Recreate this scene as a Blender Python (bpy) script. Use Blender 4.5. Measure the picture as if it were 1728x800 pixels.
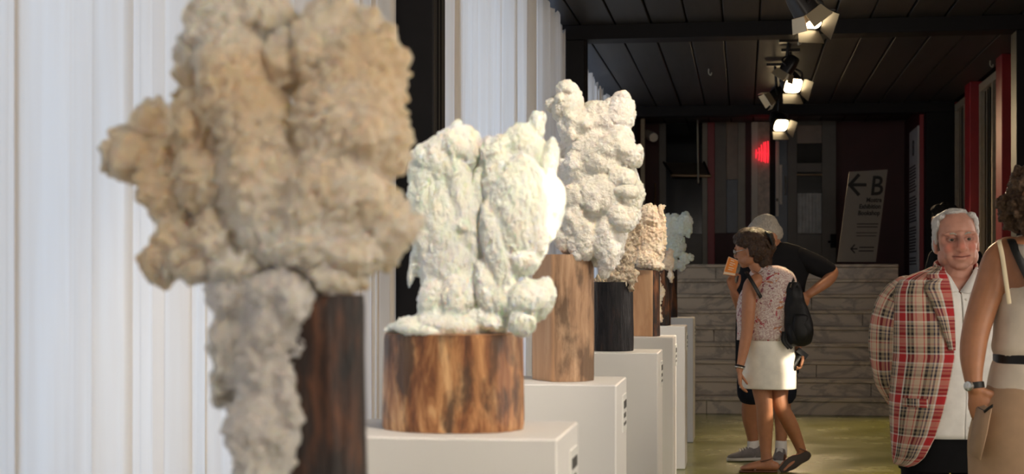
import bpy, math, random
import numpy as np
from mathutils import Vector, Matrix, noise
random.seed(7)
for _o in list(bpy.data.objects): bpy.data.objects.remove(_o)
SC = bpy.context.scene; COL = SC.collection
PI = math.pi
# ---------------------------------------------------------------- camera
FPX = 2600.0; HX, HY = 1255.0, 471.0; CAMZ = 1.28
TH = math.atan((HX-864)/FPX); _c, _s = math.cos(TH), math.sin(TH)
cam = bpy.data.cameras.new('camera'); camo = bpy.data.objects.new('camera', cam); COL.objects.link(camo)
camo.location = (0, 0, CAMZ); camo.rotation_euler = (PI/2, 0, TH)
cam.sensor_width = 36; cam.lens = 36*FPX/1728; cam.shift_y = (HY-400)/1728
cam.clip_start = 0.05; cam.clip_end = 200
cam.dof.use_dof = True; cam.dof.focus_distance = 7.4; cam.dof.aperture_fstop = 4.5
SC.camera = camo
# ---------------------------------------------------------------- world, exposure
W_ = bpy.data.worlds.new('sky'); SC.world = W_; W_.use_nodes = True
W_.node_tree.nodes['Background'].inputs[0].default_value = (0.62, 0.74, 1.0, 1)
W_.node_tree.nodes['Background'].inputs[1].default_value = 0.8
SC.view_settings.view_transform = 'Standard'; SC.view_settings.look = 'None'
SC.view_settings.exposure = 0.0; SC.view_settings.gamma = 1; SC.view_settings.use_curve_mapping = False
def light(name, typ, loc, target, energy, color, **kw):
    l = bpy.data.lights.new(name, typ); l.energy = energy; l.color = color
    for k, v in kw.items(): setattr(l, k, v)
    o = bpy.data.objects.new(name, l); COL.objects.link(o); o.location = loc
    d = Vector(target)-Vector(loc); o.rotation_euler = d.to_track_quat('-Z', 'Z').to_euler()
    return o
SUN_DIR = Vector((-0.75, 0.45, -0.45)).normalized()
light('sun', 'SUN', (6, -4, 6), Vector((6, -4, 6))+SUN_DIR, 7.0, (1.0, 0.84, 0.62), angle=0.012)
# daylight behind the curtains of each window bay
for y0, y1, e in ((-4.5, 0.8, 56), (0.9, 6.8, 66), (7.2, 13.4, 78), (13.9, 20.0, 66)):
    light('daylight_left', 'AREA', (-2.7, (y0+y1)/2, 1.8), (0, (y0+y1)/2, 1.8), e, (0.50, 0.69, 1.0),
          shape='RECTANGLE', size=y1-y0, size_y=3.3)
# warm fill light added behind the camera, no known source there
light('fill_behind_camera', 'AREA', (0.6, -17.6, 1.8), (0.5, 6, 1.3), 260, (1.0, 0.87, 0.74), shape='RECTANGLE', size=3.6, size_y=2.8)
# curtained windows of the right wall, beside the photographer and the visitors
for y0, y1, e in ((-2.5, 1.0, 66), (1.8, 6.2, 98), (7.3, 9.5, 44)):
    light('daylight_right', 'AREA', (2.63, (y0+y1)/2, 1.9), (0, (y0+y1)/2, 1.9), e, (1.0, 0.90, 0.78), shape='RECTANGLE', size=y1-y0, size_y=2.4)
# ---------------------------------------------------------------- pixel -> world
def ray(px, py):
    u = (px-864)/FPX; v = -(py-HY)/FPX
    return np.array([-_s+u*_c, _c+u*_s, v])
def P(px, py, Y):
    d = ray(px, py); t = Y/d[1]
    return d*t + np.array([0, 0, CAMZ])
def G(px, py, z=0.0):
    d = ray(px, py); t = (z-CAMZ)/d[2]
    return d*t + np.array([0, 0, CAMZ])
def Wx(px, py, X):
    d = ray(px, py); t = X/d[0]
    return d*t + np.array([0, 0, CAMZ])
def MPP(px, Y): return Y/ray(px, HY)[1]/FPX          # metres per pixel
# ---------------------------------------------------------------- materials
MATS = {}
class NT:
    def __init__(self, name):
        self.m = bpy.data.materials.new(name); self.m.use_nodes = True
        self.t = self.m.node_tree; self.b = self.t.nodes['Principled BSDF']; self.out = self.t.nodes['Material Output']
        MATS[name] = self.m
    def n(self, typ, **kw):
        x = self.t.nodes.new(typ)
        for k, v in kw.items():
            if k.startswith('_'): setattr(x, k[1:], v)
            else:
                key = int(k[1:]) if k[0] == 'i' and k[1:].isdigit() else k
                x.inputs[key].default_value = v
        return x
    def l(self, a, b): self.t.links.new(a, b)
    def coord(self, scale=(1,1,1), kind='Object', rot=(0,0,0)):
        tc = self.n('ShaderNodeTexCoord'); mp = self.n('ShaderNodeMapping'); mp.inputs['Scale'].default_value = scale
        mp.inputs['Rotation'].default_value = rot
        self.l(tc.outputs[kind], mp.inputs[0]); return mp.outputs[0]
    def noise(self, co, scale, detail=4, rough=.55, dist=0):
        x = self.n('ShaderNodeTexNoise', Scale=scale, Detail=detail, Roughness=rough, Distortion=dist); self.l(co, x.inputs['Vector']); return x.outputs['Fac']
    def ramp(self, fac, stops, mode='LINEAR'):
        r = self.n('ShaderNodeValToRGB'); cr = r.color_ramp; cr.interpolation = mode
        while len(cr.elements) < len(stops): cr.elements.new(0.5)
        for e, (p, c) in zip(cr.elements, stops): e.position = p; e.color = (*c, 1) if len(c) == 3 else c
        self.l(fac, r.inputs[0]); return r.outputs[0]
    def mix(self, a, b, fac, mode='MIX'):
        x = self.t.nodes.new('ShaderNodeMix'); x.data_type = 'RGBA'; x.blend_type = mode
        for sock, v in ((x.inputs[0], fac), (x.inputs[6], a), (x.inputs[7], b)):
            if hasattr(v, 'is_output'): self.l(v, sock)
            elif isinstance(v, (int, float)): sock.default_value = v
            else: sock.default_value = (*v, 1)
        return x.outputs[2]
    def math(self, op, a, b=0.0, c=0.0):
        x = self.t.nodes.new('ShaderNodeMath'); x.operation = op
        for i, v in enumerate((a, b, c)):
            if hasattr(v, 'is_output'): self.l(v, x.inputs[i])
            else: x.inputs[i].default_value = v
        return x.outputs[0]
    def bump(self, h, strength=.3, dist=.01):
        x = self.n('ShaderNodeBump', Strength=strength, Distance=dist); self.l(h, x.inputs['Height']); self.l(x.outputs[0], self.b.inputs['Normal'])
    def col(self, c):
        if hasattr(c, 'is_output'): self.l(c, self.b.inputs['Base Color'])
        else: self.b.inputs['Base Color'].default_value = (*c, 1)
    def set(self, **kw):
        for k, v in kw.items(): self.b.inputs[k.replace('_', ' ')].default_value = v
        return self.m
def plain(name, c, rough=.5, metal=0.0, var=0.0, vscale=8, bump=0, bscale=60, spec=.5):
    t = NT(name)
    if var or bump: co = t.coord()
    if var: t.col(t.ramp(t.noise(co, vscale), [(.25, tuple(x*(1-var) for x in c)), (.75, tuple(min(1, x*(1+var)) for x in c))]))
    else: t.col(c)
    if bump: t.bump(t.noise(co, bscale), bump, .004)
    return t.set(Roughness=rough, Metallic=metal, Specular_IOR_Level=spec)
# ---------------------------------------------------------------- mesh helpers
class MB:
    """collects vertices and faces; build() links them as one mesh object"""
    def __init__(self): self.v = []; self.f = []; self.uv = []; self.mi = []
    def add(self, V, F, uv=None, mi=0):
        o = len(self.v); self.v.extend([tuple(map(float, p)) for p in V])
        for k, f in enumerate(F):
            self.f.append(tuple(i+o for i in f)); self.mi.append(mi)
            self.uv.append(uv[k] if uv is not None else [(0, 0)]*len(f))
        return self
    def box(self, x0, x1, y0, y1, z0, z1, bev=0.0, mi=0):
        if bev <= 0:
            V = [(x,y,z) for z in (z0,z1) for y in (y0,y1) for x in (x0,x1)]
            F = [(0,2,3,1),(4,5,7,6),(0,1,5,4),(2,6,7,3),(0,4,6,2),(1,3,7,5)]
            return self.add(V, F, mi=mi)
        b = min(bev, (x1-x0)*.45, (y1-y0)*.45, (z1-z0)*.45)
        L = []                                     # stacked octagon rings, with inset caps
        for z, ins in ((z0, b), (z0+b, 0), (z1-b, 0), (z1, b)):
            a0, a1, c0, c1 = x0+ins, x1-ins, y0+ins, y1-ins; e = b if ins == 0 else b*.5
            L.append([(a0+e,c0,z),(a1-e,c0,z),(a1,c0+e,z),(a1,c1-e,z),(a1-e,c1,z),(a0+e,c1,z),(a0,c1-e,z),(a0,c0+e,z)])
        V = [p for r in L for p in r]; F = [tuple(range(7,-1,-1)), tuple(range(24,32))]
        for k in range(3):
            for i in range(8): F.append((k*8+i, k*8+(i+1)%8, k*8+8+(i+1)%8, k*8+8+i))
        return self.add(V, F, mi=mi)
    def obox(self, c, ax, ay, az, mi=0):           # oriented box: centre and three half-extent vectors
        c = np.array(c, float); ax, ay, az = (np.array(a, float) for a in (ax, ay, az))
        V = [c+i*ax+j*ay+k*az for k in (-1,1) for j in (-1,1) for i in (-1,1)]
        F = [(0,2,3,1),(4,5,7,6),(0,1,5,4),(2,6,7,3),(0,4,6,2),(1,3,7,5)]
        if np.dot(np.cross(ax, ay), az) < 0: F = [f[::-1] for f in F]
        return self.add(V, F, mi=mi)
    def loft(self, R, closed=True, cap=True, mi=0, flip=False):
        R = [np.array(r, float) for r in R]; n = len(R[0]); V = np.concatenate(R); F = []; uv = []
        us = []
        for r in R:
            d = np.linalg.norm(np.diff(np.vstack([r, r[:1]]), axis=0), axis=1); us.append(np.concatenate([[0], np.cumsum(d)]))
        umean = np.mean(us, axis=0)
        vs = [0.0]
        for a, b in zip(R[:-1], R[1:]): vs.append(vs[-1]+float(np.linalg.norm(b.mean(0)-a.mean(0))))
        m = n if closed else n-1
        for k in range(len(R)-1):
            for i in range(m):
                j = (i+1) % n
                q = (k*n+i, k*n+j, (k+1)*n+j, (k+1)*n+i); t = [(umean[i], vs[k]), (umean[i+1], vs[k]), (umean[i+1], vs[k+1]), (umean[i], vs[k+1])]
                if flip: q = q[::-1]; t = t[::-1]
                F.append(q); uv.append(t)
        if cap and closed:
            a = tuple(range(n)); b = tuple(range((len(R)-1)*n, len(R)*n))
            F += [a if flip else a[::-1], b[::-1] if flip else b]; uv += [[(0,0)]*n]*2
        return self.add(V, F, uv, mi)
    def tube(self, pts, rad, n=12, sub=5, side=None, round_ends=True, mi=0):
        """rad: list of floats or (ra, rb); ra lies along `side`"""
        pts = np.array(pts, float); rr = np.array([(r, r) if np.isscalar(r) else r for r in rad], float)
        if len(rr) != len(pts): rr = np.stack([np.interp(np.linspace(0, 1, len(pts)), np.linspace(0, 1, max(2, len(rr))), np.resize(rr[:, k], max(2, len(rr)))) for k in (0, 1)], 1)
        if sub > 1 and len(pts) > 2:
            Q = [];  Rr = []
            pp = np.vstack([2*pts[0]-pts[1], pts, 2*pts[-1]-pts[-2]]); r2 = np.vstack([rr[:1], rr, rr[-1:]])
            for k in range(len(pts)-1):
                for s in range(sub):
                    t = s/sub; p0,p1,p2,p3 = pp[k:k+4]; q0,q1,q2,q3 = r2[k:k+4]
                    cr = lambda a,b,c,d: .5*((2*b)+(-a+c)*t+(2*a-5*b+4*c-d)*t*t+(-a+3*b-3*c+d)*t**3)
                    Q.append(cr(p0,p1,p2,p3)); Rr.append(np.maximum(cr(q0,q1,q2,q3), 1e-4))
            Q.append(pts[-1]); Rr.append(rr[-1]); pts = np.array(Q); rr = np.array(Rr)
        T = np.gradient(pts, axis=0); T /= np.linalg.norm(T, axis=1)[:, None]+1e-12
        if side is None: side = np.cross(T[0], [0,0,1]) if abs(T[0][2]) < .9 else np.array([1.0,0,0])
        A = np.array(side, float); rings = []
        ang = np.linspace(0, 2*PI, n, endpoint=False)
        def ring(p, t, a, ra, rb):
            b = np.cross(t, a); return p + np.outer(np.cos(ang)*ra, a) + np.outer(np.sin(ang)*rb, b)
        for k, (p, t, r) in enumerate(zip(pts, T, rr)):
            A = A-np.dot(A, t)*t; A /= np.linalg.norm(A)+1e-12
            if k == 0 and round_ends:
                for q in (.95, .7, .35): 
                    e = math.sqrt(1-q*q); rings.append(ring(p-t*q*min(r), t, A, r[0]*e, r[1]*e))
            rings.append(ring(p, t, A, *r))
            if k == len(pts)-1 and round_ends:
                for q in (.35, .7, .95):
                    e = math.sqrt(1-q*q); rings.append(ring(p+t*q*min(r), t, A, r[0]*e, r[1]*e))
        return self.loft(rings, mi=mi)
    def ball(self, c, r, axes=None, sub=2, mi=0):
        V, F = ico(sub); r = np.array([r]*3 if np.isscalar(r) else r, float); V = V*r
        if axes is not None: V = V @ np.array(axes, float)      # rows are the local axes
        return self.add(V+np.array(c, float), F, mi=mi)
    def build(self, name, mat, parent=None, smooth=True, loc=None):
        off = np.array(loc if loc is not None else (0, 0, 0), float)
        if parent is not None and loc is None: off = world_loc(parent)
        me = bpy.data.meshes.new(name); V = np.array(self.v)-off
        me.from_pydata(V.tolist(), [], self.f)
        mats = mat if isinstance(mat, (list, tuple)) else [mat]
        for m in mats: me.materials.append(MATS[m] if isinstance(m, str) else m)
        me.polygons.foreach_set('material_index', self.mi)
        me.polygons.foreach_set('use_smooth', [smooth]*len(self.f))
        uvl = me.uv_layers.new(name='UVMap'); uvl.data.foreach_set('uv', [c for f in self.uv for t in f for c in t])
        me.update()
        if smooth: 
            try: me.set_sharp_from_angle(angle=math.radians(50))
            except Exception: pass
        o = bpy.data.objects.new(name, me); COL.objects.link(o)
        if parent is not None: o.parent = parent; o.location = off-world_loc(parent)
        else: o.location = off
        return o
_ico = {}
def ico(sub):
    if sub not in _ico:
        import bmesh
        bm = bmesh.new(); bmesh.ops.create_icosphere(bm, subdivisions=sub, radius=1)
        bm.verts.ensure_lookup_table(); _ico[sub] = (np.array([v.co[:] for v in bm.verts]), [tuple(v.index for v in f.verts) for f in bm.faces]); bm.free()
    return _ico[sub]
def world_loc(o):
    p = np.zeros(3)
    while o is not None: p += np.array(o.location[:]); o = o.parent
    return p
def empty(name, loc, label=None, cat=None, group=None):
    o = bpy.data.objects.new(name, None); COL.objects.link(o); o.location = [float(x) for x in loc]; o.empty_display_size = .1
    return tag(o, label, cat, group)
def tag(o, label=None, cat=None, group=None, kind=None):
    for k, v in (('label', label), ('category', cat), ('group', group), ('kind', kind)):
        if v: o[k] = v
    return o
def struct(o): o['kind'] = 'structure'; return o
def remesh(mb, voxel, smooth=0, factor=.5):
    """voxel union of everything in mb -> (V, F, N)"""
    me = bpy.data.meshes.new('tmp'); me.from_pydata(mb.v, [], mb.f); o = bpy.data.objects.new('tmp', me); COL.objects.link(o)
    m = o.modifiers.new('r', 'REMESH'); m.mode = 'VOXEL'; m.voxel_size = voxel; m.adaptivity = 0
    if smooth: s = o.modifiers.new('s', 'SMOOTH'); s.factor = factor; s.iterations = smooth
    dg = bpy.context.evaluated_depsgraph_get(); dg.update(); r = bpy.data.meshes.new_from_object(o.evaluated_get(dg))
    n = len(r.vertices); V = np.empty(n*3); r.vertices.foreach_get('co', V); V = V.reshape(-1, 3)
    N = np.empty(n*3); r.vertex_normals.foreach_get('vector', N); N = N.reshape(-1, 3)
    F = [tuple(p.vertices) for p in r.polygons]
    bpy.data.objects.remove(o); bpy.data.meshes.remove(me); bpy.data.meshes.remove(r)
    return V, F, N
def mesh_obj(name, V, F, mat, parent, colors=None):
    me = bpy.data.meshes.new(name); off = world_loc(parent) if parent else np.zeros(3)
    me.from_pydata((V-off).tolist(), [], F); me.materials.append(MATS[mat]); me.polygons.foreach_set('use_smooth', [True]*len(F))
    if colors is not None:
        a = me.color_attributes.new('Col', 'FLOAT_COLOR', 'POINT'); c = np.ones((len(V), 4)); c[:, :3] = colors; a.data.foreach_set('color', c.ravel())
    me.update(); o = bpy.data.objects.new(name, me); COL.objects.link(o)
    if parent: o.parent = parent
    return o
def ring(c, a, b, n=40, t0=0.0, t1=360.0, p=2.0):
    c, a, b = (np.array(x, float) for x in (c, a, b))
    full = abs(t1-t0) >= 359.9
    t = np.radians(np.linspace(t0, t1, n, endpoint=not full)); ct, st = np.cos(t), np.sin(t)
    ct = np.sign(ct)*np.abs(ct)**(2/p); st = np.sign(st)*np.abs(st)**(2/p)
    return c+np.outer(ct, a)+np.outer(st, b)
def unit(v): v = np.array(v, float); return v/np.linalg.norm(v)
# ---------------------------------------------------------------- material library
t = NT('curtain_cloth'); co = t.coord((1,1,1)); 
w = t.noise(t.coord((300,300,300)), 1, 2); base = t.ramp(t.noise(t.coord((1,6,.35)), 2.2, 3), [(.3, (.84,.79,.73)), (.7, (.91,.90,.88))])
df = t.n('ShaderNodeBsdfDiffuse'); tr = t.n('ShaderNodeBsdfTranslucent'); mx = t.n('ShaderNodeMixShader', Fac=.64)
t.l(base, df.inputs[0]); t.l(t.mix(base, (1.0,.94,.86), 1.0, 'MULTIPLY'), tr.inputs[0]); t.l(df.outputs[0], mx.inputs[1]); t.l(tr.outputs[0], mx.inputs[2]); t.l(mx.outputs[0], t.out.inputs[0])
plain('curtain_header', (.62,.44,.27), .9, var=.1)
plain('black_paint', (.010,.009,.010), .55, var=.15, bump=.1, spec=.2)
plain('black_matte', (.010,.009,.010), .8)
t = NT('ceiling_black'); co = t.coord((3,.25,3)); t.col(t.ramp(t.noise(co, 4, 5), [(.3, (.030,.027,.026)), (.7, (.048,.043,.041))])); t.bump(t.noise(t.coord((40,2,40)), 1, 4), .25, .003); t.set(Roughness=.5)
t = NT('floor_green'); co = t.coord()
t.col(t.ramp(t.noise(co, 1.1, 5, .6), [(.25, (.125,.135,.012)), (.6, (.175,.175,.018)), (.85, (.21,.195,.03))]))
r = t.ramp(t.noise(co, 2.5, 4), [(.3, (.16,)*3), (.75, (.32,)*3)]); t.l(r, t.b.inputs['Roughness']); t.bump(t.noise(co, 2.0, 2), .018, .02)
t = NT('marble'); co = t.coord((1,1,1.6), rot=(0,.5,.4))
v = t.noise(co, 1.1, 7, .6, 1.8); vein = t.ramp(v, [(.44, (0,0,0)), (.492, (1,1,1)), (.508, (1,1,1)), (.56, (0,0,0))])
base = t.ramp(t.noise(co, .9, 6, .6), [(.3, (.50,.41,.30)), (.7, (.66,.56,.43))]); t.col(t.mix(base, (.22,.18,.145), t.math('MULTIPLY', vein, .6))); t.set(Roughness=.3)
plain('plinth_white', (.71,.695,.685), .55, var=.02, vscale=3)
plain('caption_card', (.72,.72,.70), .5); plain('caption_ink', (.05,.05,.05), .6)
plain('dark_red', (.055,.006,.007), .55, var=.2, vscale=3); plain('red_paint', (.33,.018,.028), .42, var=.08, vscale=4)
plain('frame_cream', (.42,.36,.26), .5, var=.12, vscale=20); plain('slat_cream', (.44,.38,.28), .6, var=.1); plain('slat_dark', (.10,.085,.06), .6)
plain('door_grey', (.10,.085,.068), .4, var=.12, vscale=5); plain('frame_brown', (.13,.105,.085), .4, var=.1); plain('frame_light', (.26,.24,.19), .4, var=.1)
plain('glass_dark', (.004,.004,.004), .08); plain('blue_grey', (.060,.085,.125), .35, var=.15); plain('pane_top', (.24,.165,.115), .35, var=.25, vscale=4)
plain('notice_paper', (.80,.74,.64), .7); plain('steel_tan', (.35,.24,.14), .3, .4); plain('white_cord', (.6,.6,.5), .5)
plain('curtain_pale', (.62,.62,.58), .8, var=.2); plain('pane_reflection', (.55,.43,.33), .4, var=.35, vscale=12)
plain('sign_board', (.205,.185,.16), .6, var=.03); plain('sign_ink', (.006,.006,.006), .6)  # white board; the shade it stands in is put into its grey
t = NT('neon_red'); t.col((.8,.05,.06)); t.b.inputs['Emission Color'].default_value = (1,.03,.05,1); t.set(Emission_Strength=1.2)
t = NT('lamp_glow'); t.col((1,.9,.7)); t.b.inputs['Emission Color'].default_value = (1,.74,.40,1); t.set(Emission_Strength=40)
plain('lamp_black', (.015,.013,.012), .35); plain('lamp_inner', (.75,.62,.42), .25, .6)
def crystal(name, lo, hi, tint, rough=.42, sss=.4, amt=.5):
    t = NT(name); co = t.coord(); n1 = t.noise(co, 5, 4, .6); base = t.ramp(n1, [(.3, lo), (.68, hi)])
    c = t.mix(base, tint, t.ramp(t.noise(co, 4.0, 3), [(.42, (0,)*3), (.60, (amt,)*3)])); t.col(c)
    vo = t.n('ShaderNodeTexVoronoi', Scale=260); t.l(co, vo.inputs['Vector'])
    h = t.math('ADD', vo.outputs['Distance'], t.math('MULTIPLY', t.noise(co, 120, 3), .8)); t.bump(h, .5, .004)
    t.b.inputs['Subsurface Radius'].default_value = (.03,.022,.014); t.b.inputs['Subsurface Scale'].default_value = .8
    t.set(Roughness=rough, Subsurface_Weight=sss, Specular_IOR_Level=.6)
crystal('crystal_amber', (.78,.68,.55), (.90,.85,.77), (.74,.54,.32), amt=.75, sss=.7); crystal('crystal_mint', (.86,.89,.82), (.94,.95,.90), (.78,.86,.70), amt=.45)
crystal('crystal_white', (.72,.67,.62), (.86,.83,.80), (.70,.68,.54)); crystal('crystal_sand', (.50,.40,.29), (.74,.64,.52), (.40,.28,.17))
crystal('crystal_beige', (.80,.66,.50), (.90,.80,.68), (.74,.50,.30)); crystal('crystal_ice', (.66,.72,.68), (.82,.86,.84), (.60,.72,.60))
def bark(name, stops, stain, rough=.6, bump=.8, amount=.8, sc=1.0):
    t = NT(name); co = t.coord((9*sc,9*sc,1.6*sc)); n = t.noise(co, 3.0, 8, .62, .6)
    base = t.ramp(n, stops); st = t.ramp(t.noise(t.coord((7*sc,7*sc,3*sc)), 2.2, 5), [(.50, (0,)*3), (.62, (amount,)*3)])
    t.col(t.mix(base, stain, st)); t.bump(t.math('ADD', t.noise(t.coord((60*sc,60*sc,7*sc)), 1.6, 6), t.math('MULTIPLY', n, 1.5)), bump, .01); t.set(Roughness=rough)
bark('bark_dark', [(.40, (.010,.006,.005)), (.50, (.05,.020,.011)), (.60, (.17,.06,.022)), (.70, (.28,.12,.05))], (.012,.009,.008), .55, 1.0, .9)
bark('bark_brown', [(.34, (.085,.030,.012)), (.45, (.24,.095,.035)), (.54, (.44,.21,.085)), (.64, (.66,.40,.20))], (.05,.028,.016), .36, .35, .85)
bark('bark_tan', [(.3, (.16,.085,.045)), (.5, (.36,.21,.12)), (.72, (.52,.34,.21))], (.07,.038,.02), .55, .5, .75)
bark('bark_black', [(.3, (.004,.004,.006)), (.6, (.018,.015,.017)), (.8, (.10,.035,.012))], (.004,.004,.006), .3, .5)
MATS['bark_black'].node_tree.nodes['Principled BSDF'].inputs['Specular IOR Level'].default_value = .3
bark('cut_wood', [(.3, (.45,.24,.12)), (.5, (.56,.32,.17)), (.7, (.64,.40,.23))], (.36,.17,.07), .5, .12, .5, .5)
# ---------------------------------------------------------------- room shell
XL, XR, H = -1.72, 2.64, 3.53
YB = 22.4; BEAM_Y = (6.85, 13.57, 20.1); LZ = 1.44
struct(MB().box(XL-.3, XR+.2, -18, YB+.4, -.12, 0).build('floor', 'floor_green', smooth=False))
ceil = struct(MB().box(XL-.9, XR+.2, -18, YB+.4, H+.03, H+.12).build('ceiling', 'black_matte', smooth=False))
PW = .313; x_edges = [0.447+PW*k for k in range(-7, 8)]
for y0, y1 in ((-.5, 6.85), (7.1, 13.57), (13.8, 20.1), (20.3, YB)):
    for k, xa in enumerate(x_edges):
        x0 = max(xa+.009, XL); x1 = min(xa+PW-.009, XR)
        if x1-x0 < .05: continue
        dz = .004*((k*7) % 3)
        MB().box(x0, x1, y0, y1, H-dz, H+.029, .004).build('plank', 'ceiling_black', ceil, smooth=False)
BD = .13
for k, y in enumerate(BEAM_Y):
    struct(MB().box(-1.72, 2.64, y, y+.28, H-BD, H-.001, .004).build('trim_%d' % (k+1), 'black_paint', smooth=False)).name = 'ceiling_beam' if k == 0 else 'ceiling_beam.%03d' % k
    for x0, x1 in ((-1.72, -1.39), (2.29, 2.64)):
        c = MB().box(x0, x1, y, y+.28, 0, H-BD-.002, .006)
        if x0 < 0:
            for gy in (.09, .16): c.box(x1-.02, x1+.006, y+gy, y+gy+.03, 0, H-BD-.002)
        struct(c.build('column', 'black_paint', smooth=False))
# left wall: low sill and head board, windows of the bays behind the curtains
for k, (y0, y1) in enumerate(((-18, 6.85), (7.13, 13.57), (13.85, 20.1))):
    w = MB().box(-2.05, -1.95, y0, y1, 0, .22).box(-2.05, -1.95, y0, y1, 3.4, H)
    struct(w.build('wall_left' if k == 0 else 'wall_left.%03d' % k, 'black_matte', smooth=False))
    n = 2 if k else 8
    wn = MB()
    for j in range(n+1):
        yy = y0+(y1-y0)*j/n; wn.box(-2.03, -1.98, yy-.03, yy+.03, .22, 3.4)
    struct(wn.build('window_%d' % (k+1), 'frame_light', smooth=False))
    for yy in (y0, y1): pass
struct(MB().box(-1.72, -1.62, 20.38, YB, 0, H).build('wall_left.003', 'dark_red', smooth=False))
# closing walls of the window recesses (dark)
struct(MB().box(-3.4, XL-.05, YB-2.2, YB-2.1, 0, H).box(-3.4, -1.72, -18.1, -18.0, 0, H).box(-3.5, -3.4, -18.1, YB-2.1, 0, H).build('wall_left.004', 'plinth_white', smooth=False))
# back wall
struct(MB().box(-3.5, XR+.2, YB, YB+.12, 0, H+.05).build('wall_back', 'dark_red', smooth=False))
# right wall: solid near the camera with unseen slits added to aim the sun patches, windows between red piers farther off
holes = [(1.51, 1.61, 2.9, 3.45), (6.45, 6.62, 1.5, 3.3), (7.1, 7.2, 1.5, 3.3), (8.69, 8.90, 1.86, 2.26)]
def wall_with_holes(name, x0, x1, y0, y1, z1, holes, mat):
    ys = sorted({y0, y1, *[h[0] for h in holes], *[h[1] for h in holes]}); m = MB()
    for a, b in zip(ys[:-1], ys[1:]):
        hs = [h for h in holes if h[0] <= a and h[1] >= b]
        if not hs: m.box(x0, x1, a, b, 0, z1); continue
        m.box(x0, x1, a, b, 0, hs[0][2]); m.box(x0, x1, a, b, hs[0][3], z1)
    return struct(m.build(name, mat, smooth=False))
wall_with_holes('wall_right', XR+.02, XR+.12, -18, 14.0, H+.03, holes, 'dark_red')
struct(MB().box(XR+.10, XR+.18, 14.0, YB, 0, H+.03).build('wall_right.001', 'black_matte', smooth=False))
# end wall behind the camera, left open around the added fill light
struct(MB().box(XL-1.7, -1.4, -18.1, -18, 0, H).box(2.5, XR+.2, -18.1, -18, 0, H).box(-1.4, 2.5, -18.1, -18, 3.2, H).build('wall_front', 'plinth_white', smooth=False))
# red piers and the windows between them
PIER = [(float(Wx(n, 300, 2.54)[1]), float(Wx(f, 300, 2.54)[1])) for n, f in ((1690.5, 1680.5), (1636.5, 1628.0), (1597, 1590))]
for pn, pf in PIER:
    struct(MB().box(2.54, XR+.1, pn, pf, 0, H-.004, .006).build('pier', 'red_paint', smooth=False))
for k, (ya, yb) in enumerate(((13.86, PIER[0][0]), (PIER[0][1], PIER[1][0]), (PIER[1][1], PIER[2][0]))):
    win = struct(MB().box(XR+.09, XR+.098, ya, yb, .3, 3.45).build('window_%d' % (k+4), 'glass_dark', smooth=False))
    f = MB()
    for y0, y1, z0, z1 in ((ya, yb, 3.40, 3.49), (ya, yb, 0.0, .3), (ya, ya+.07, .3, 3.4), (yb-.07, yb, .3, 3.4), ((ya+yb)/2-.03, (ya+yb)/2+.03, .3, 3.4)):
        f.box(XR, XR+.09, y0, y1, z0, z1, .004)
    f.build('window_frame', 'frame_cream', win, smooth=False)
    n = 9; st = (yb-ya-.2)/n
    for j in range(n):
        y = ya+.1+st*(j+.5)
        if abs(y-(ya+yb)/2) < .08: continue
        MB().obox((XR+.045, y, 1.86), (.022, .045, 0), (-.004, .002, 0), (0, 0, 1.53)).build('slat', 'slat_cream' if j % 3 else 'slat_dark', win, smooth=False)
# ---------------------------------------------------------------- curtains
def curtain(name, y0, y1, z0, z1, seed, label, group=None, X=-1.56, amp=.05, period=.22, sag=.05, gather=()):
    rnd = random.Random(seed); n = max(24, int((y1-y0)/.012)); ph = [rnd.uniform(0, 6.28) for _ in range(5)]
    ys = np.linspace(y0, y1, n); zs = np.concatenate([np.linspace(z0, z1-.35, 9), np.linspace(z1-.28, z1, 7)])
    R = []
    for z in zs:
        h = (z-z0)/(z1-z0)
        w = ys+.09*np.sin(ys*5.3+ph[1])+.06*np.sin(ys*11.7+ph[3])
        s = np.sin(2*PI*w/period+ph[0]+.10*math.sin(z*1.3+ph[2]))
        fold = (np.sign(s)*np.abs(s)**.6*.8+.3*np.sin(2*PI*w/(period*.37)+ph[2]))*amp*(.75+.45*np.sin(ys*3.1+ph[3]))
        fine = (.006*np.sin(2*PI*ys/.071+ph[4]+z*.2)+.006*np.sin(2*PI*w/.113+ph[0]))*(.5+.5*h)
        top = sag*(.5+.5*np.cos(2*PI*ys/.16))*max(0, h-.85)/.15
        fold = fold*np.clip(np.minimum(ys-y0, y1-ys)/.15, 0, 1)
        lap = period*(.035+.125*np.clip(.5+.9*np.sin(ys*2.7+ph[4])*np.sin(ys*1.1+ph[0]), 0, 1))*(1-.25*h)*np.clip(np.minimum(ys-y0, y1-ys)/.25, 0, 1)
        fine = fine*np.clip(np.minimum(ys-y0, y1-ys)/.06, 0, 1)
        R.append(np.stack([X+fold+fine, np.clip(ys+lap*np.sin(2*(2*PI*w/period+ph[0])), y0, y1), z-top], 1))
    o = MB().loft(R, closed=False, cap=False).build(name, 'curtain_cloth')
    return tag(o, label, 'curtain', group)
cz = 3.46
curtain('curtain', -17.8, 1.2, .02, cz, 1, 'white translucent curtain beside the photographer, nearest along the left wall')
curtain('curtain', 1.3, 3.838, .02, cz, 2, 'white translucent curtain with wide soft folds at the far left, behind the amber crystal cloud', period=.40, amp=.075)
curtain('curtain', 3.84, 6.9, .02, cz, 3, 'white translucent curtain ending at the near black column', period=.42, amp=.07)
curtain('curtain', 7.12, 9.0, .02, cz, 4, 'white translucent curtain just past the near black column', period=.9, amp=.06)
curtain('curtain', 9.004, 11.35, .02, cz, 5, 'white translucent curtain above the mint green crystal sculpture, second past the near black column', period=.5, amp=.075)
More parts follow.
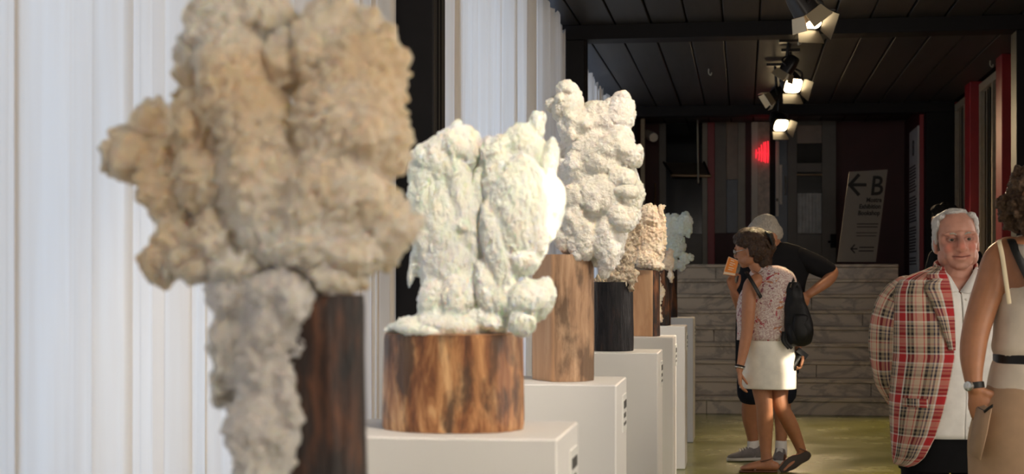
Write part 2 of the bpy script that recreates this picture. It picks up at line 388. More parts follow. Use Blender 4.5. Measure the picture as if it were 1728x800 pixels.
curtain('curtain', 11.354, 13.55, .02, cz, 6, 'white translucent curtain with a ruffled top edge just before the second black column', period=.4, amp=.075)
curtain('curtain', 13.87, 15.49, .02, cz-.08, 7, 'narrow white translucent curtain just past the second black column', period=.3)
curtain('curtain', 15.5, 20.0, .02, cz-.08, 8, 'white translucent curtain farthest along the left wall, its top edge ruffled tan', period=.34)
# tan header tape of the last two curtains
# ---------------------------------------------------------------- marble staircase up to the landing
NS, RISE, TREAD = 9, .16, .26
SX0, SX1 = -1.45, 1.63
Y0S = float(G(1340, 700)[1])
stairs = empty('staircase', (SX0, Y0S, 0), None, None); stairs['kind'] = 'structure'; stairs.name = 'staircase'
for k in range(NS):
    y = Y0S+k*TREAD; last = k == NS-1
    yend = YB if last else y+TREAD+.03
    MB().box(SX0, SX1+(.0 if last else 0), y-.028, yend, RISE*(k+1)-.036, RISE*(k+1), .008).build('tread', 'marble', stairs, smooth=False)
    x = SX0+.37*((k*5) % 3)
    cuts = [SX0, .1+.5*((k*3) % 4)-.4, SX1] if not k == 0 else [SX0, -.35, SX1]
    for a, b in zip(cuts[:-1], cuts[1:]):
        MB().box(a+.002, b-.002, y, y+.03, RISE*k, RISE*(k+1)-.037, .003).build('riser', 'marble', stairs, smooth=False)
# partition with text board to the right of the stairs
XW = 2.25; PYN = float(Wx(1551.5, 300, XW)[1]); PYF = float(Wx(1537, 300, XW)[1])
struct(MB().box(XW, XW+.08, PYN-.05, YB, 0, H-.02, .004).build('wall_partition', 'dark_red', smooth=False))  # red partition; shade of its unlit side put into the darker red
struct(MB().box(XW-.005, XW+.10, PYN-.07, PYN-.05, 0, H-.02, .004).build('trim_1', 'red_paint', smooth=False))
struct(MB().box(1.66, 2.2, 16.9, YB, 0, 1.30).build('trim_6', 'dark_red', smooth=False))
# ---------------------------------------------------------------- doors, windows and signs on the landing wall
def pbox(mb, x0, x1, y0, y1, Y, th=.05, bev=.004, zmin=LZ):
    a = P(x0, (y0+y1)/2, Y); b = P(x1, (y0+y1)/2, Y); m = (x0+x1)/2
    z1 = P(m, y0, Y)[2]; z0 = max(P(m, y1, Y)[2], zmin)
    return mb.box(a[0], b[0], Y, Y+th, z0, min(z1, H-.002), bev)
YD = 22.28
def dpart(parent, name, mat, *rects, th=.05, Y=YD):
    m = MB()
    for r in rects: pbox(m, *r, Y, th)
    return m.build(name, mat, parent, smooth=False)
d1 = struct(empty('door_1', P(1155, 452, YD)))
dpart(d1, 'stile', 'door_grey', (1112, 1124, 190, 460), th=.06); dpart(d1, 'stile', 'frame_light', (1185, 1194, 190, 460), th=.06)
dpart(d1, 'bottom_panel', 'door_grey', (1124, 1185, 395, 460)); dpart(d1, 'glass_pane', 'glass_dark', (1124, 1185, 190, 395), th=.03)
pb = MB(); a = P(1134, 296, YD-.26); b = P(1198, 297, YD-.26); pb.tube([a, b], [.022, .022], sub=1); pb.build('push_bar', 'steel_tan', d1)
for x0, x1 in ((1120, 1136), (1188, 1197)):
    MB().tube([P(x0, 274, YD-.03), P(x1, 296, YD-.26)], [.016, .016], n=8, sub=1).build('bar_arm', 'black_paint', d1)
hp = MB().loft([[P(1121, 275, YD-.02), P(1188, 276, YD-.02)], [P(1136, 294, YD-.25), P(1196, 295, YD-.25)]], closed=False, cap=False)
h_ = hp.build('bar_cover', 'door_grey', d1, smooth=False); md = h_.modifiers.new('s', 'SOLIDIFY'); md.thickness = .012
tag(MB().tube([P(1177, 190, YD-.35), P(1177.5, 250, YD-.35), P(1178.5, 308, YD-.35)], [.011]*3, n=8).build('white_line', 'white_cord'),
    'thin white upright line in front of the dark glass door', 'cord')  # thin white upright line before the glass
struct(dpart(None, 'trim_2', 'frame_cream', (1081, 1088, 190, 460), Y=20.6)); struct(dpart(None, 'trim_3', 'dark_red', (1088, 1112, 190, 460)))
struct(dpart(None, 'trim_4', 'red_paint', (1194, 1206, 190, 460), th=.06))
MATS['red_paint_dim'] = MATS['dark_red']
rl = MB(); c0 = P(1091, 226, 21.2); c1 = P(1103, 232, 20.9); rl.tube([c0, c1], [.065, .062], n=14, sub=1, round_ends=False)
tag(rl.build('rolled_item', 'notice_paper'), 'small pale rolled cylinder high on the dark wall left of the glass door', 'roll')  # pale rolled item on the wall, not a light source
tag(MB().tube([P(1106, 310, 22.2), np.array([P(1103, 440, 21.8)[0], 21.8, LZ+.01])], [.012, .014], n=8, sub=1).build('pole', 'steel_tan'), 'thin tan pole leaning left of the dark glass door', 'pole')
d2 = struct(empty('door_2', P(1232, 452, YD)))
dpart(d2, 'stile', 'frame_brown', (1206, 1226, 190, 395), th=.06); dpart(d2, 'stile', 'frame_light', (1245, 1258, 190, 395), th=.06)
dpart(d2, 'upper_pane', 'pane_top', (1226, 1245, 190, 303), th=.03); dpart(d2, 'lower_pane', 'blue_grey', (1226, 1245, 303, 393), th=.03); dpart(d2, 'bottom_panel', 'dark_red', (1206, 1262, 393, 460))
struct(dpart(None, 'trim_5', 'dark_red', (1258, 1268, 190, 460), th=.06))
wn = struct(empty('window_7', P(1283, 452, YD)))
dpart(wn, 'side_pane', 'notice_paper', (1268, 1279, 190, 420), th=.03); dpart(wn, 'reflecting_pane', 'pane_reflection', (1279, 1299, 190, 420), th=.03)  # reflection streaks painted into the pane colour
dpart(wn, 'frame', 'black_paint', (1299, 1308, 190, 440), th=.07)
neon = empty('neon_reflection', P(1288, 257, YD-.06), 'glowing red strokes standing in for a neon reflection in the window above the grey haired man', 'neon reflection')  # emissive strokes draw the blurred red reflection in the pane
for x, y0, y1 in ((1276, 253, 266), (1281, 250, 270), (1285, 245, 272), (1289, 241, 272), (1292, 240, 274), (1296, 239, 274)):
    MB().tube([P(x, y0, YD-.06), P(x+.5, (y0+y1)/2, YD-.06), P(x-.3, y1, YD-.06)], [.009]*3, n=8).build('reflection_stroke', 'neon_red', neon)
MB().tube([P(1275, 259, YD-.06), P(1286, 257, YD-.06), P(1297, 262, YD-.06)], [.008]*3, n=8).build('reflection_stroke', 'neon_red', neon)
d4 = struct(empty('door_3', P(1318, 452, YD)))
dpart(d4, 'leaf', 'blue_grey', (1308, 1329, 190, 460), th=.05)
for r in ((1309, 1315, 238, 340), (1315.5, 1320, 278, 345), (1309, 1314, 335, 365)): 
    tag(dpart(None, 'notice', 'notice_paper', r, th=.01, Y=YD-.02), {238: 'tall pale paper notice taped to the blue door', 278: 'narrow paper notice right of the tall one on the blue door', 335: 'paper notice lowest on the blue door'}[r[2]], 'notice', 'paper notices on the blue door')
MB().tube([P(1325, 298, YD-.05), P(1326, 313, YD-.07), P(1325, 328, YD-.05)], [.012]*3, n=8).build('door_pull', 'frame_light', d4)
d3 = struct(empty('door_4', P(1370, 452, YD)))
dpart(d3, 'stile', 'door_grey', (1329, 1345, 190, 460), th=.06); dpart(d3, 'stile', 'door_grey', (1387, 1411, 190, 460), th=.06)
dpart(d3, 'rail', 'door_grey', (1345, 1387, 190, 211), (1345, 1387, 275, 290), (1345, 1387, 395, 460), th=.055)
dpart(d3, 'upper_pane', 'pane_top', (1345, 1387, 211, 242), th=.03); dpart(d3, 'middle_pane', 'glass_dark', (1345, 1387, 242, 275), th=.03)
dpart(d3, 'lower_pane', 'glass_dark', (1345, 1387, 290, 326), th=.03)
cu = MB(); R = []
xs = np.linspace(1346, 1386, 40)
for y in (320, 350, 394): R.append([P(x, y, YD+.015+.010*math.sin(x*1.1)) for x in xs])
cu.loft(R[::-1], closed=False, cap=False).build('curtain_reflection', 'curtain_pale', d3)  # pale curtain reflection in the pane, modelled as a folded sheet
MB().tube([P(1346, 295, YD-.04), P(1386, 295, YD-.04)], [.014, .014], n=8, sub=1).build('push_rail', 'steel_tan', d3)
lk = MB(); pbox(lk, 1402, 1411, 395, 418, YD-.05, .05); lk.tube([P(1399, 408, YD-.08), P(1406, 408, YD-.08)], [.016, .016], n=8, sub=1); lk.build('door_handle', 'black_paint', d3)
# leaning direction sign
def text_mesh(txt, size, parent, origin, ax, ay, mat, name='lettering', shear=0.0, align='LEFT', bold=0.0, off=.004, xs=.82):
    c = bpy.data.curves.new('txt', 'FONT'); c.body = txt; c.size = size; c.align_x = align; c.shear = shear; c.extrude = .0015; c.offset = bold; c.resolution_u = 3
    o = bpy.data.objects.new('txt', c); COL.objects.link(o); dg = bpy.context.evaluated_depsgraph_get(); dg.update()
    me = bpy.data.meshes.new_from_object(o.evaluated_get(dg)); V = np.array([v.co[:] for v in me.vertices]); F = [tuple(p.vertices) for p in me.polygons]
    bpy.data.objects.remove(o); bpy.data.curves.remove(c); bpy.data.meshes.remove(me)
    nz = np.cross(ax, ay); W = np.array(origin)+np.outer(V[:, 0]*xs, ax)+np.outer(V[:, 1], ay)+np.outer(V[:, 2]+off, nz)
    return MB().add(W, F).build(name, mat, parent, smooth=False)
YS = 17.0
def SP(px, py, dY=0.0): 
    lean = .12*(441-py)/156                        # the top leans back
    return P(px, py, YS+lean+dY)
corners = [(1413, 442), (1478, 442), (1498, 286), (1433, 290)]
sg = empty('direction_sign', SP(1445, 442), 'large leaning direction sign board with letter B and left arrows on the stair landing', 'sign')
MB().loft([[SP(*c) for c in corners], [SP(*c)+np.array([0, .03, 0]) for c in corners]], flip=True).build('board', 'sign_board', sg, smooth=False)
sax = unit(SP(1478, 442)-SP(1413, 442)); say = unit((SP(1465.5, 288)-SP(1465.5, 442))); mp = MPP(1455, YS)
shr = math.atan2(20, 156)
sg_off = .006
def st(txt, px, py, hpx, align='RIGHT', bold=0.0): text_mesh(txt, hpx*mp/.70, sg, SP(px, py), sax, say, 'sign_ink', shear=.13, align=align, bold=bold, off=sg_off)
st('B', 1489.5, 329, 33, bold=.004)
for i, w in enumerate(('Mostra', 'Exhibition', 'Bookshop')): st(w, 1487.5-i*1.5, 341+i*11.0, 7.6, bold=.002)
def bars(parent, rows, mat='sign_ink', name='text_line'):
    for x0, x1, y, h in rows:
        MB().loft([[SP(x0, y+h/2, -.004), SP(x1, y+h/2, -.004), SP(x1, y-h/2, -.004), SP(x0, y-h/2, -.004)], [SP(x0, y+h/2, .004), SP(x1, y+h/2, .004), SP(x1, y-h/2, .004), SP(x0, y-h/2, .004)]], flip=True).build(name, mat, parent, smooth=False)
bars(sg, [(1446, 1482, 378, 1.6), (1446, 1481, 383, 1.6), (1445, 1480, 393, 1.2), (1445, 1479, 398, 1.2), (1450, 1475, 417.5, 2.0), (1449, 1474, 423.5, 2.0)])
def arrow(cx, cy, w, h, th):
    m = MB(); A = [(cx, cy), (cx+w, cy-.5)]
    for p, q in (((cx, cy), (cx+w, cy)), ((cx, cy), (cx+h*.45, cy-h/2)), ((cx, cy), (cx+h*.45, cy+h/2))):
        p3, q3 = SP(*p, -.003), SP(*q, -.003); d = unit(q3-p3); s = np.cross(d, np.cross(sax, say)); m.obox((p3+q3)/2, (q3-p3)/2+d*th*mp*.4, s*th*mp/2, np.cross(sax, say)*.003)
    m.build('arrow', 'sign_ink', sg, smooth=False)
arrow(1434, 312, 26, 32, 5.5); arrow(1436, 420, 10, 13, 2.2)
# tall text board on the partition, seen at a slant
tb = empty('text_board', (XW-.005, (PYN+PYF)/2, 1.3), 'tall white text panel on the red partition right of the stairs', 'sign')
y_n, y_f = PYN, PYF
MB().box(XW-.02, XW-.001, y_n, y_f, 1.3, 3.27, .003).build('board', 'caption_card', tb, smooth=False)
zz = 2.86; rndb = random.Random(3)
for k in range(30):
    gap = .040 if k % 9 else .085
    zz -= gap; L = rndb.uniform(.62, .80)*(y_f-y_n)
    MB().box(XW-.024, XW-.0195, y_f-.06-L, y_f-.06, zz-.009, zz+.009).build('text_line', 'sign_ink', tb, smooth=False)
for zc in (3.07, 2.97): 
    m = MB(); m.tube([(XW-.022, (y_n+y_f)/2+.07*math.cos(a), zc+.05*math.sin(a)) for a in np.linspace(0, 2*PI, 17)], [.006]*17, n=6, sub=1); m.build('emblem', 'sign_ink', tb)
# ---------------------------------------------------------------- ceiling spotlights
def spotlight(px, py, Y, size, aim, label, on=True, pos=None, watts=None, cone=1.5):
    c = np.array(pos) if pos is not None else P(px, py, Y); root = empty('spotlight', (c[0], c[1], H-.02), label, 'spotlight', 'ceiling spotlights along the hall')
    MB().box(c[0]-.09, c[0]+.09, Y-.05, Y+.05, H-.045, H-.016, .004).build('mounting_plate', 'lamp_black', root, smooth=False)
    d = unit(aim); s = unit(np.cross(d, [0, 0, 1])); u = np.cross(s, d); S = size
    MB().tube([(c[0], c[1], H-.04), c-d*S*.5+u*S*.55], [.014, .014], n=8, sub=1).build('stem', 'lamp_black', root)
    y = MB(); y.tube([c+s*S*.62, c+s*S*.62-d*S*.2+u*S*.5, c-d*S*.5+u*S*.6, c-s*S*.62-d*S*.2+u*S*.5, c-s*S*.62], [.010]*5, n=6); y.build('yoke', 'lamp_black', root)
    h = MB(); R = []
    for q, w, hh in ((-.9, .30, .30), (-.8, .42, .42), (-.2, .5, .5), (.45, .56, .5)): R.append(ring(c+d*S*q, s*S*w, u*S*hh, 20, p=4))
    h.loft(R[::-1]).build('housing', 'lamp_black', root)
    MB().loft([ring(c+d*S*.462, s*S*.50, u*S*.44, 20, p=4), ring(c+d*S*.475, s*S*.50, u*S*.44, 20, p=4)][::-1]).build('lens', 'lamp_glow' if on else 'lamp_inner', root)
    for v, w, k in ((u, s, .52), (-u, s, .52), (s, u, .58), (-s, u, .58)):
        e0 = c+d*S*.46+v*S*k; e1 = e0+d*S*.62+v*S*.30
        b = MB(); n_ = unit(np.cross(e1-e0, w)); b.loft([[e0-w*S*.5, e0+w*S*.5, e1+w*S*.62, e1-w*S*.62], [p+n_*.006 for p in (e0-w*S*.5, e0+w*S*.5, e1+w*S*.62, e1-w*S*.62)]])
        b.build('barn_door', 'lamp_black' if on else 'lamp_inner', root, smooth=False)
    if on:
        light('spot_beam', 'SPOT', c+d*S*.55, c+d*5, watts if watts else (430 if Y < 18 else 260), (1, .86, .68) if watts else (1, .72, .42), spot_size=cone, spot_blend=.6, shadow_soft_size=.05).parent = None
    return root
spotlight(1363, 24, 11.6, .17, (.34, -.72, -.60), 'black barn-door spotlight nearest on the ceiling, glowing at the top edge')
spotlight(1352, 6, 10.9, .15, (.5, .3, -.8), 'black spotlight directly before the nearest glowing one', on=False)
spotlight(1331, 112, 14.6, .12, (-.5, .2, -.8), 'dark spotlight turned away, second row from the front of the hall', on=False)
spotlight(1334, 138, 15.2, .17, (.30, -.74, -.60), 'black barn-door spotlight glowing in the middle of the ceiling row')
spotlight(1308, 160, 16.2, .12, (-.75, -.2, -.5), 'spotlight with pale lit barn doors turned to the left', on=False)
spotlight(1314, 206, 19.0, .17, (.34, -.74, -.58), 'small glowing spotlight farthest along the hall, just under the last beam')
# spotlights aimed at the sculptures, on the same line of the ceiling nearer the camera
for (y, tgt, wt), lb in zip(((.2, (-.62, 1.95, 1.35), 62), (1.9, (-.62, 3.44, 1.4), 235), (3.6, (-.6, 5.1, 1.5), 195), (5.6, (-.6, 7.2, 1.4), 150), (7.5, (-.6, 9.3, 1.4), 200)),
   ('first ceiling spotlight above the photographer', 'second ceiling spotlight, aimed at the mint green sculpture', 'third ceiling spotlight, aimed at the white crystal cloud', 'fourth ceiling spotlight, aimed at the black log', 'fifth ceiling spotlight, aimed at the far sculptures')):
    ps = (.45, y, 3.26); spotlight(0, 0, y, .13, np.array(tgt)-np.array(ps), lb, pos=ps, watts=wt, cone=.62)
cb = MB(); cb.tube([np.array([P(1349, 45, 12.2)[0], 12.2, H-.002]), P(1349, 48, 12.2), P(1351, 60, 12.3), P(1347, 75, 12.4), P(1353, 72, 12.5)], [.006]*4, n=6); tag(cb.build('loose_cable', 'white_cord'), 'loose pale cable end dangling below the nearest spotlight', 'cable')
for (px, py, Y), lb in (((1196, 121, 16.6), 'small white hook in the ceiling left of the spotlights'), ((1671, 94, 16.4), 'small white hook in the ceiling near the red piers')):
    c = P(px, py, Y); c[2] = H
    m = MB(); m.tube([c, c+[0, 0, -.05], c+[.022, 0, -.07], c+[.03, 0, -.045]], [.006]*4, n=6); tag(m.build('ceiling_hook', 'white_cord'), lb, 'hook')
# ---------------------------------------------------------------- plinths
PD, PWD = .42, .52
PL = [None]*7
plinth_labels = ['white plinth nearest the photographer under the amber crystal cloud', 'white plinth under the mint green crystal sculpture on a wide round log',
  'white plinth under the tan split log with the tall white crystal cloud', 'white plinth under the black log', 'white plinth fourth from the right end, under the log with a pale cut face',
  'white plinth second from the far end of the row', 'white plinth farthest along the row, nearest the stairs']
corner = [None, (940, 742), (1040, 650), (1110, 596), (1136, 570), (1156, 551), (1170, 537)]
XP = -.39
for k in range(7):
    if k == 0: y, zt = 1.70, .95
    else:
        c = Wx(*corner[k], XP); y, zt = c[1], c[2]
    root = empty('plinth', (XP-PWD/2, y+PD/2, 0), plinth_labels[k], 'plinth', 'white plinths in a row')
    MB().box(XP-PWD, XP, y, y+PD, .0, zt, .004).build('body', 'plinth_white', root, smooth=False)
    cy = y+PD*.72
    if k: 
        MB().box(XP, XP+.004, cy-.07, cy+.07, zt-.17, zt-.05).build('caption_card', 'caption_card', root, smooth=False)
        MB().box(XP+.004, XP+.0055, cy-.05, cy+.05, zt-.095, zt-.07).box(XP+.004, XP+.0055, cy-.05, cy+.03, zt-.125, zt-.11).box(XP+.004, XP+.0055, cy-.05, cy+.04, zt-.15, zt-.14).build('caption_print', 'caption_ink', root, smooth=False)
    PL[k] = (y, zt)
# ---------------------------------------------------------------- logs and crystals
def log(root, x0, x1, ytop, Yc, zb, mats, seed, squash=.9, cut=None, taper=.02, rough=.03, ztop=None, lean=0.0):
    """x0,x1: pixel outline; ytop: pixel height of the top; cut: (normal angle deg, distance as share of r) of a sawn flat face"""
    rnd = random.Random(seed); a, b = P(x0, HY, Yc), P(x1, HY, Yc); cx = (a[0]+b[0])/2; r = abs(b[0]-a[0])/2
    zt = ztop if ztop else P((x0+x1)/2, ytop, Yc)[2]
    n = 72; zs = np.linspace(0, 1, 22); R = []
    for q in zs:
        z = zb+(zt-zb)*q; pts = []
        for i in range(n):
            t = 2*PI*i/n
            nn = noise.noise(Vector((math.cos(t)*2.2+seed, math.sin(t)*2.2, z*1.2)))*.9+noise.noise(Vector((math.cos(t)*8+seed, math.sin(t)*8, z*3)))*.45+noise.noise(Vector((math.cos(t)*20, math.sin(t)*20+seed, z*9)))*.25
            rr = r*(1+rough*nn*2.2+taper*(1-2*q)*.5)
            if q < .03 or q > .97: rr *= .985
            if cut:
                ca = math.radians(cut[0]); cc = math.cos(t-ca)
                if cc > .05: rr = min(rr, r*cut[1]/cc)
            pts.append((cx+lean*(q-.5)+rr*math.cos(t), Yc+squash*rr*math.sin(t), z))
        R.append(pts)
    m = MB().loft(R)
    nb = n
    for k in range(len(m.f)):
        f = m.f[k]
        if len(f) > 4: m.mi[k] = 1
        elif cut:
            i = f[0] % n; t = 2*PI*(i+.5)/n; cc = math.cos(t-math.radians(cut[0]))
            v = np.array(m.v[f[0]]); dd = ((v[0]-cx)*math.cos(math.radians(cut[0]))+(v[1]-Yc)/squash*math.sin(math.radians(cut[0])))/r
            if cc > .05 and dd > cut[1]*.985: m.mi[k] = 1
    return m.build('log', mats, root)
def growth(root, blobs, Yc, voxel, mat, amps=(.020, .010, .004), freqs=(14, 38, 110), seed=0, name='crystal_growth', stretch=1.0, knobs=5):
    """blobs: (px, py, rx px, ry px, dY metres, rY metres)"""
    rnd = random.Random(seed); m = MB()
    for (px, py, rx, ry, dy, rY) in blobs:
        c = P(px, py, Yc+dy); k = MPP(px, Yc+dy); a = rnd.uniform(-.25, .25)
        ax = [(math.cos(a), 0, math.sin(a)), (0, 1, 0), (-math.sin(a), 0, math.cos(a))]
        m.ball(c, (rx*k, rY, ry*k), ax, sub=3)
        for _ in range(knobs):                                  # knobs on each clump
            t, p = rnd.uniform(0, 6.28), rnd.uniform(-.9, .9)
            d = np.array((math.cos(t)*math.sqrt(1-p*p)*rx*k, math.sin(t)*math.sqrt(1-p*p)*rY, p*ry*k))*.82
            m.ball(c+d, min(rx*k, rY, ry*k)*rnd.uniform(.25, .45), sub=2)
    V, F, N = remesh(m, voxel, 3)
    D = np.empty(len(V)); off = Vector((seed*3.1, seed*1.7, 0))
    for i, v in enumerate(V):
        p = Vector((v[0], v[1], v[2]/stretch))+off
        q = p+Vector(noise.noise_vector(p*freqs[0]*.6))*.025
        a = noise.noise(q*freqs[0])*amps[0]
        c1 = noise.voronoi(q*freqs[1])[0][0]; a += (.45-c1)*amps[1]*1.6
        c2, pt = noise.voronoi(p*freqs[2]); a += (.45-c2[0])*amps[2]*.8+noise.noise(pt[0]*5.3)*amps[2]*2.2
        D[i] = a
    return mesh_obj(name, V+N*D[:, None], F, mat, root)
def sculpture(k, Yc, xc, label):
    return empty('crystal_sculpture', (P(xc, HY, Yc)[0], Yc, PL[k][1]), label, 'sculpture', 'crystal sculptures on logs')
zb = [p[1]+.001 for p in PL]
Y = 1.95; s0 = sculpture(0, Y, 485, 'large blurred amber white crystal cloud on a dark bark log, nearest on the left')
log(s0, 395, 613, 497, Y, zb[0], ['bark_dark', 'cut_wood'], 1, cut=(205, .62), rough=.035, squash=.95)
growth(s0, [(585,225,90,125,0,.075),(600,115,68,72,.01,.06),(640,175,40,95,.02,.05),(555,335,92,95,-.03,.07),(635,355,44,75,0,.05),(530,415,110,48,-.02,.08),(600,425,56,40,-.02,.06),(565,470,46,26,-.02,.06),(590,482,26,12,.0,.05),
  (440,290,72,165,-.02,.07),(395,140,60,100,0,.06),(335,110,30,60,.04,.05),(390,50,68,80,.02,.05),(440,15,45,55,.02,.05),(490,105,45,50,.03,.05),(350,30,35,45,.05,.05),(560,50,52,40,.03,.05),(530,90,30,50,.0,.04),(627,36,20,28,.03,.03),(652,75,16,36,.03,.03),(588,18,22,28,.04,.03),(550,22,16,20,.05,.02),
  (665,250,20,58,.02,.03),(655,385,34,50,-.01,.04),(680,385,16,22,-.01,.03),(662,150,22,40,.02,.03),(640,430,26,30,-.01,.035),
  (290,280,52,56,.05,.05),(236,264,42,36,.06,.045),(192,264,20,40,.06,.03),(208,230,20,16,.06,.02),(262,215,32,38,.08,.04),(290,335,50,50,.03,.05),(305,400,46,52,.02,.045),(282,435,34,34,.02,.035),(266,464,16,14,.02,.02),(330,430,42,40,.01,.05),(345,455,36,26,.0,.05),(345,215,55,75,.03,.06),(300,180,14,40,.05,.02),(345,300,50,60,.0,.06),(375,400,42,50,0,.06),(410,455,46,40,-.01,.06)],
  Y, .0040, 'crystal_amber', amps=(.018, .006, .0055), freqs=(13, 42, 110), seed=1, knobs=4)
growth(s0, [(470,500,50,40,-.05,.06),(500,510,30,44,-.075,.045),(468,545,50,60,-.06,.05),(420,500,66,54,0,.07),(400,590,38,75,-.02,.05),(452,610,55,110,-.05,.05),(440,720,52,80,-.06,.05),(445,820,50,70,-.06,.05),(500,550,28,70,-.06,.035),(492,650,26,110,-.06,.035),(490,780,26,70,-.06,.035),(380,640,18,60,-.01,.04),(395,700,16,30,-.02,.03),(560,494,30,8,-.02,.04)],
  Y, .0042, 'crystal_white', amps=(.010, .005, .005), freqs=(16, 40, 110), seed=2, name='crystal_crust')
Y = PL[1][0]+.21; s1 = sculpture(1, Y, 765, 'mint green crystal slab split down the middle on a wide brown debarked log')
log(s1, 648, 882, 562, Y, zb[1], ['bark_brown', 'cut_wood'], 5, squash=.8, rough=.018, taper=.03)
growth(s1, [(722,330,24,90,0,.045),(722,420,27,125,0.,.05),(740,275,36,48,0,.045),(765,248,36,34,0,.04),(755,420,44,125,-.012,.05),(782,350,24,125,0,.05),(790,252,18,40,.02,.035),(806,330,14,90,.05,.03),(806,420,20,110,.045,.04),(735,505,34,46,-.02,.05),(772,505,34,52,-.03,.05),(702,430,11,60,.0,.03),(705,290,14,36,.01,.03),(770,215,8,10,.0,.02),(714,265,18,24,0,.035),(800,245,12,24,.01,.03),(828,262,18,34,.01,.035),(926,275,14,44,.02,.03),(790,400,20,140,.02,.05),
  (842,290,28,68,0,.045),(880,250,36,46,.01,.04),(905,212,15,26,.02,.025),(915,197,7,10,.02,.015),(875,360,52,105,-.02,.055),(918,345,28,55,.02,.045),(937,352,15,46,.02,.035),(843,430,28,95,-.025,.05),(822,490,22,55,-.03,.045),(880,440,34,30,-.02,.05),(908,415,18,28,-.01,.035),(925,395,12,18,.0,.03),
  (895,508,40,40,-.05,.06),(918,500,22,36,-.05,.04),(882,545,24,22,-.08,.035),(850,510,34,38,-.03,.05),(835,545,30,20,-.03,.06),
  (725,556,70,13,-.01,.11),(700,548,34,15,-.02,.08),(760,548,70,26,-.01,.10),(770,535,60,26,.0,.07),(815,540,50,26,.0,.07),(664,558,16,6,0,.05)],
  Y, .0032, 'crystal_mint', amps=(.011, .0040, .0024), freqs=(11, 40, 140), seed=3, stretch=1.9, knobs=2)
Y = PL[2][0]+.21; s2 = sculpture(2, Y, 950, 'tall white crystal cloud with many knobs on a tan split log, third in the row')
log(s2, 893, 1001, 430, Y, zb[2], ['bark_tan', 'cut_wood'], 9, cut=(212, .66), squash=1.0, rough=.025)
growth(s2, [(1005,305,58,60,.0,.06),(1015,370,48,70,.03,.06),(985,245,40,40,.02,.05),(1040,235,34,30,.0,.045),(1000,420,34,28,.01,.05),(950,300,18,40,.03,.04),(1015,270,40,34,-.03,.05),(962,152,20,16,0,.035),(958,182,24,32,0,.045),(978,215,40,34,0,.06),(932,175,12,10,.02,.02),(1012,200,32,30,0,.05),(1040,190,28,28,0,.045),(1058,195,16,28,0,.035),(1048,165,14,12,.01,.025),(1005,240,42,30,0,.06),(1055,215,10,20,0,.025),
  (1030,250,38,26,-.04,.05),(1062,262,20,22,-.03,.04),(1078,262,8,20,-.02,.02),(985,290,42,34,0,.06),(940,272,18,34,.02,.04),(968,280,20,26,-.04,.03),(930,290,16,40,.05,.04),
  (1010,330,46,40,-.04,.06),(965,335,26,26,-.06,.04),(968,372,24,46,-.05,.05),(948,395,18,34,-.04,.04),(985,400,30,40,-.05,.05),(1052,320,26,44,.02,.05),(1070,330,16,50,.04,.035),(1050,300,24,20,-.06,.03),(1058,325,20,12,-.08,.025),
  (1048,365,26,28,-.06,.045),(1020,400,22,44,-.05,.05),(1030,430,18,30,-.06,.04),(1018,455,14,22,-.05,.03),(990,425,22,10,-.03,.04),(1000,370,24,30,-.02,.05),(1038,400,16,40,-.02,.04)],
  Y, .0030, 'crystal_white', amps=(.015, .0060, .0018), freqs=(13, 30, 150), seed=4, knobs=5)
Y = PL[3][0]+.21; s3 = sculpture(3, Y, 1034, 'black burnt log with a coarse sandy crystal top, fourth in the row')
log(s3, 1000, 1068, 476, Y, zb[3], ['bark_black', 'bark_black'], 13, squash=1.0, rough=.03)
growth(s3, [(1052,430,20,50,0,.08),(1042,468,28,14,0,.09),(1022,475,20,8,0,.08),(1066,400,12,40,.02,.06),(1030,440,20,30,.03,.07),(1063,465,12,14,-.03,.04),(1066,480,5,10,-.05,.02)],
  Y, .0040, 'crystal_sand', amps=(.012, .012, .010), freqs=(20, 40, 75), seed=5)
Y = PL[4][0]+.21; s4 = sculpture(4, Y, 1090, 'beige crystal slab on a log with a pale sawn face, fifth in row')
log(s4, 1058, 1113, 456, Y, zb[4], ['bark_dark', 'cut_wood'], 17, cut=(243, .42), squash=1.0, rough=.03)
growth(s4, [(1098,368,16,24,0,.06),(1095,405,22,46,0,.06),(1108,410,13,40,0,.05),(1116,358,6,16,0,.03),(1121,349,3,6,0,.015),(1092,438,24,18,-.02,.07),(1078,395,12,36,0,.05),(1100,446,20,8,-.03,.06),(1118,395,6,40,.02,.04)],
  Y, .0045, 'crystal_beige', amps=(.014, .006, .006), freqs=(14, 34, 85), seed=6, knobs=2)
Y = PL[5][0]+.21; s5 = sculpture(5, Y, 1118, 'dark bark log with a white drip running down it, second from the far end')
log(s5, 1102, 1131, 455, Y, zb[5], ['bark_dark', 'cut_wood'], 21, squash=1.0, rough=.05)
growth(s5, [(1122,445,12,12,-.02,.07),(1130,440,7,20,-.04,.04),(1132,462,4,18,-.05,.03),(1112,480,3.5,22,-.06,.02),(1112,512,4.5,26,-.06,.02),(1116,500,4,18,-.07,.015),(1114,535,3,10,-.06,.015),(1108,430,16,24,0,.07)],
  Y, .0050, 'crystal_beige', amps=(.014, .012, .006), freqs=(18, 34, 80), seed=7)
Y = PL[6][0]+.21; s6 = sculpture(6, Y, 1133, 'icy white green crystal wing on a thin dark bark log, farthest in the row')
log(s6, 1122, 1143, 455, Y, zb[6], ['bark_dark', 'cut_wood'], 25, squash=1.0, rough=.08)
growth(s6, [(1152,380,14,18,0,.06),(1158,372,12,14,0,.05),(1162,388,7,12,0,.04),(1138,380,11,20,.02,.06),(1128,395,12,36,.02,.07),(1142,415,16,20,0,.06),(1155,436,9,10,0,.04),(1164,434,4,5,0,.02),(1148,448,8,10,0,.04),(1132,448,12,16,0,.06)],
  Y, .0055, 'crystal_ice', amps=(.014, .006, .007), freqs=(14, 30, 75), seed=8, knobs=3)
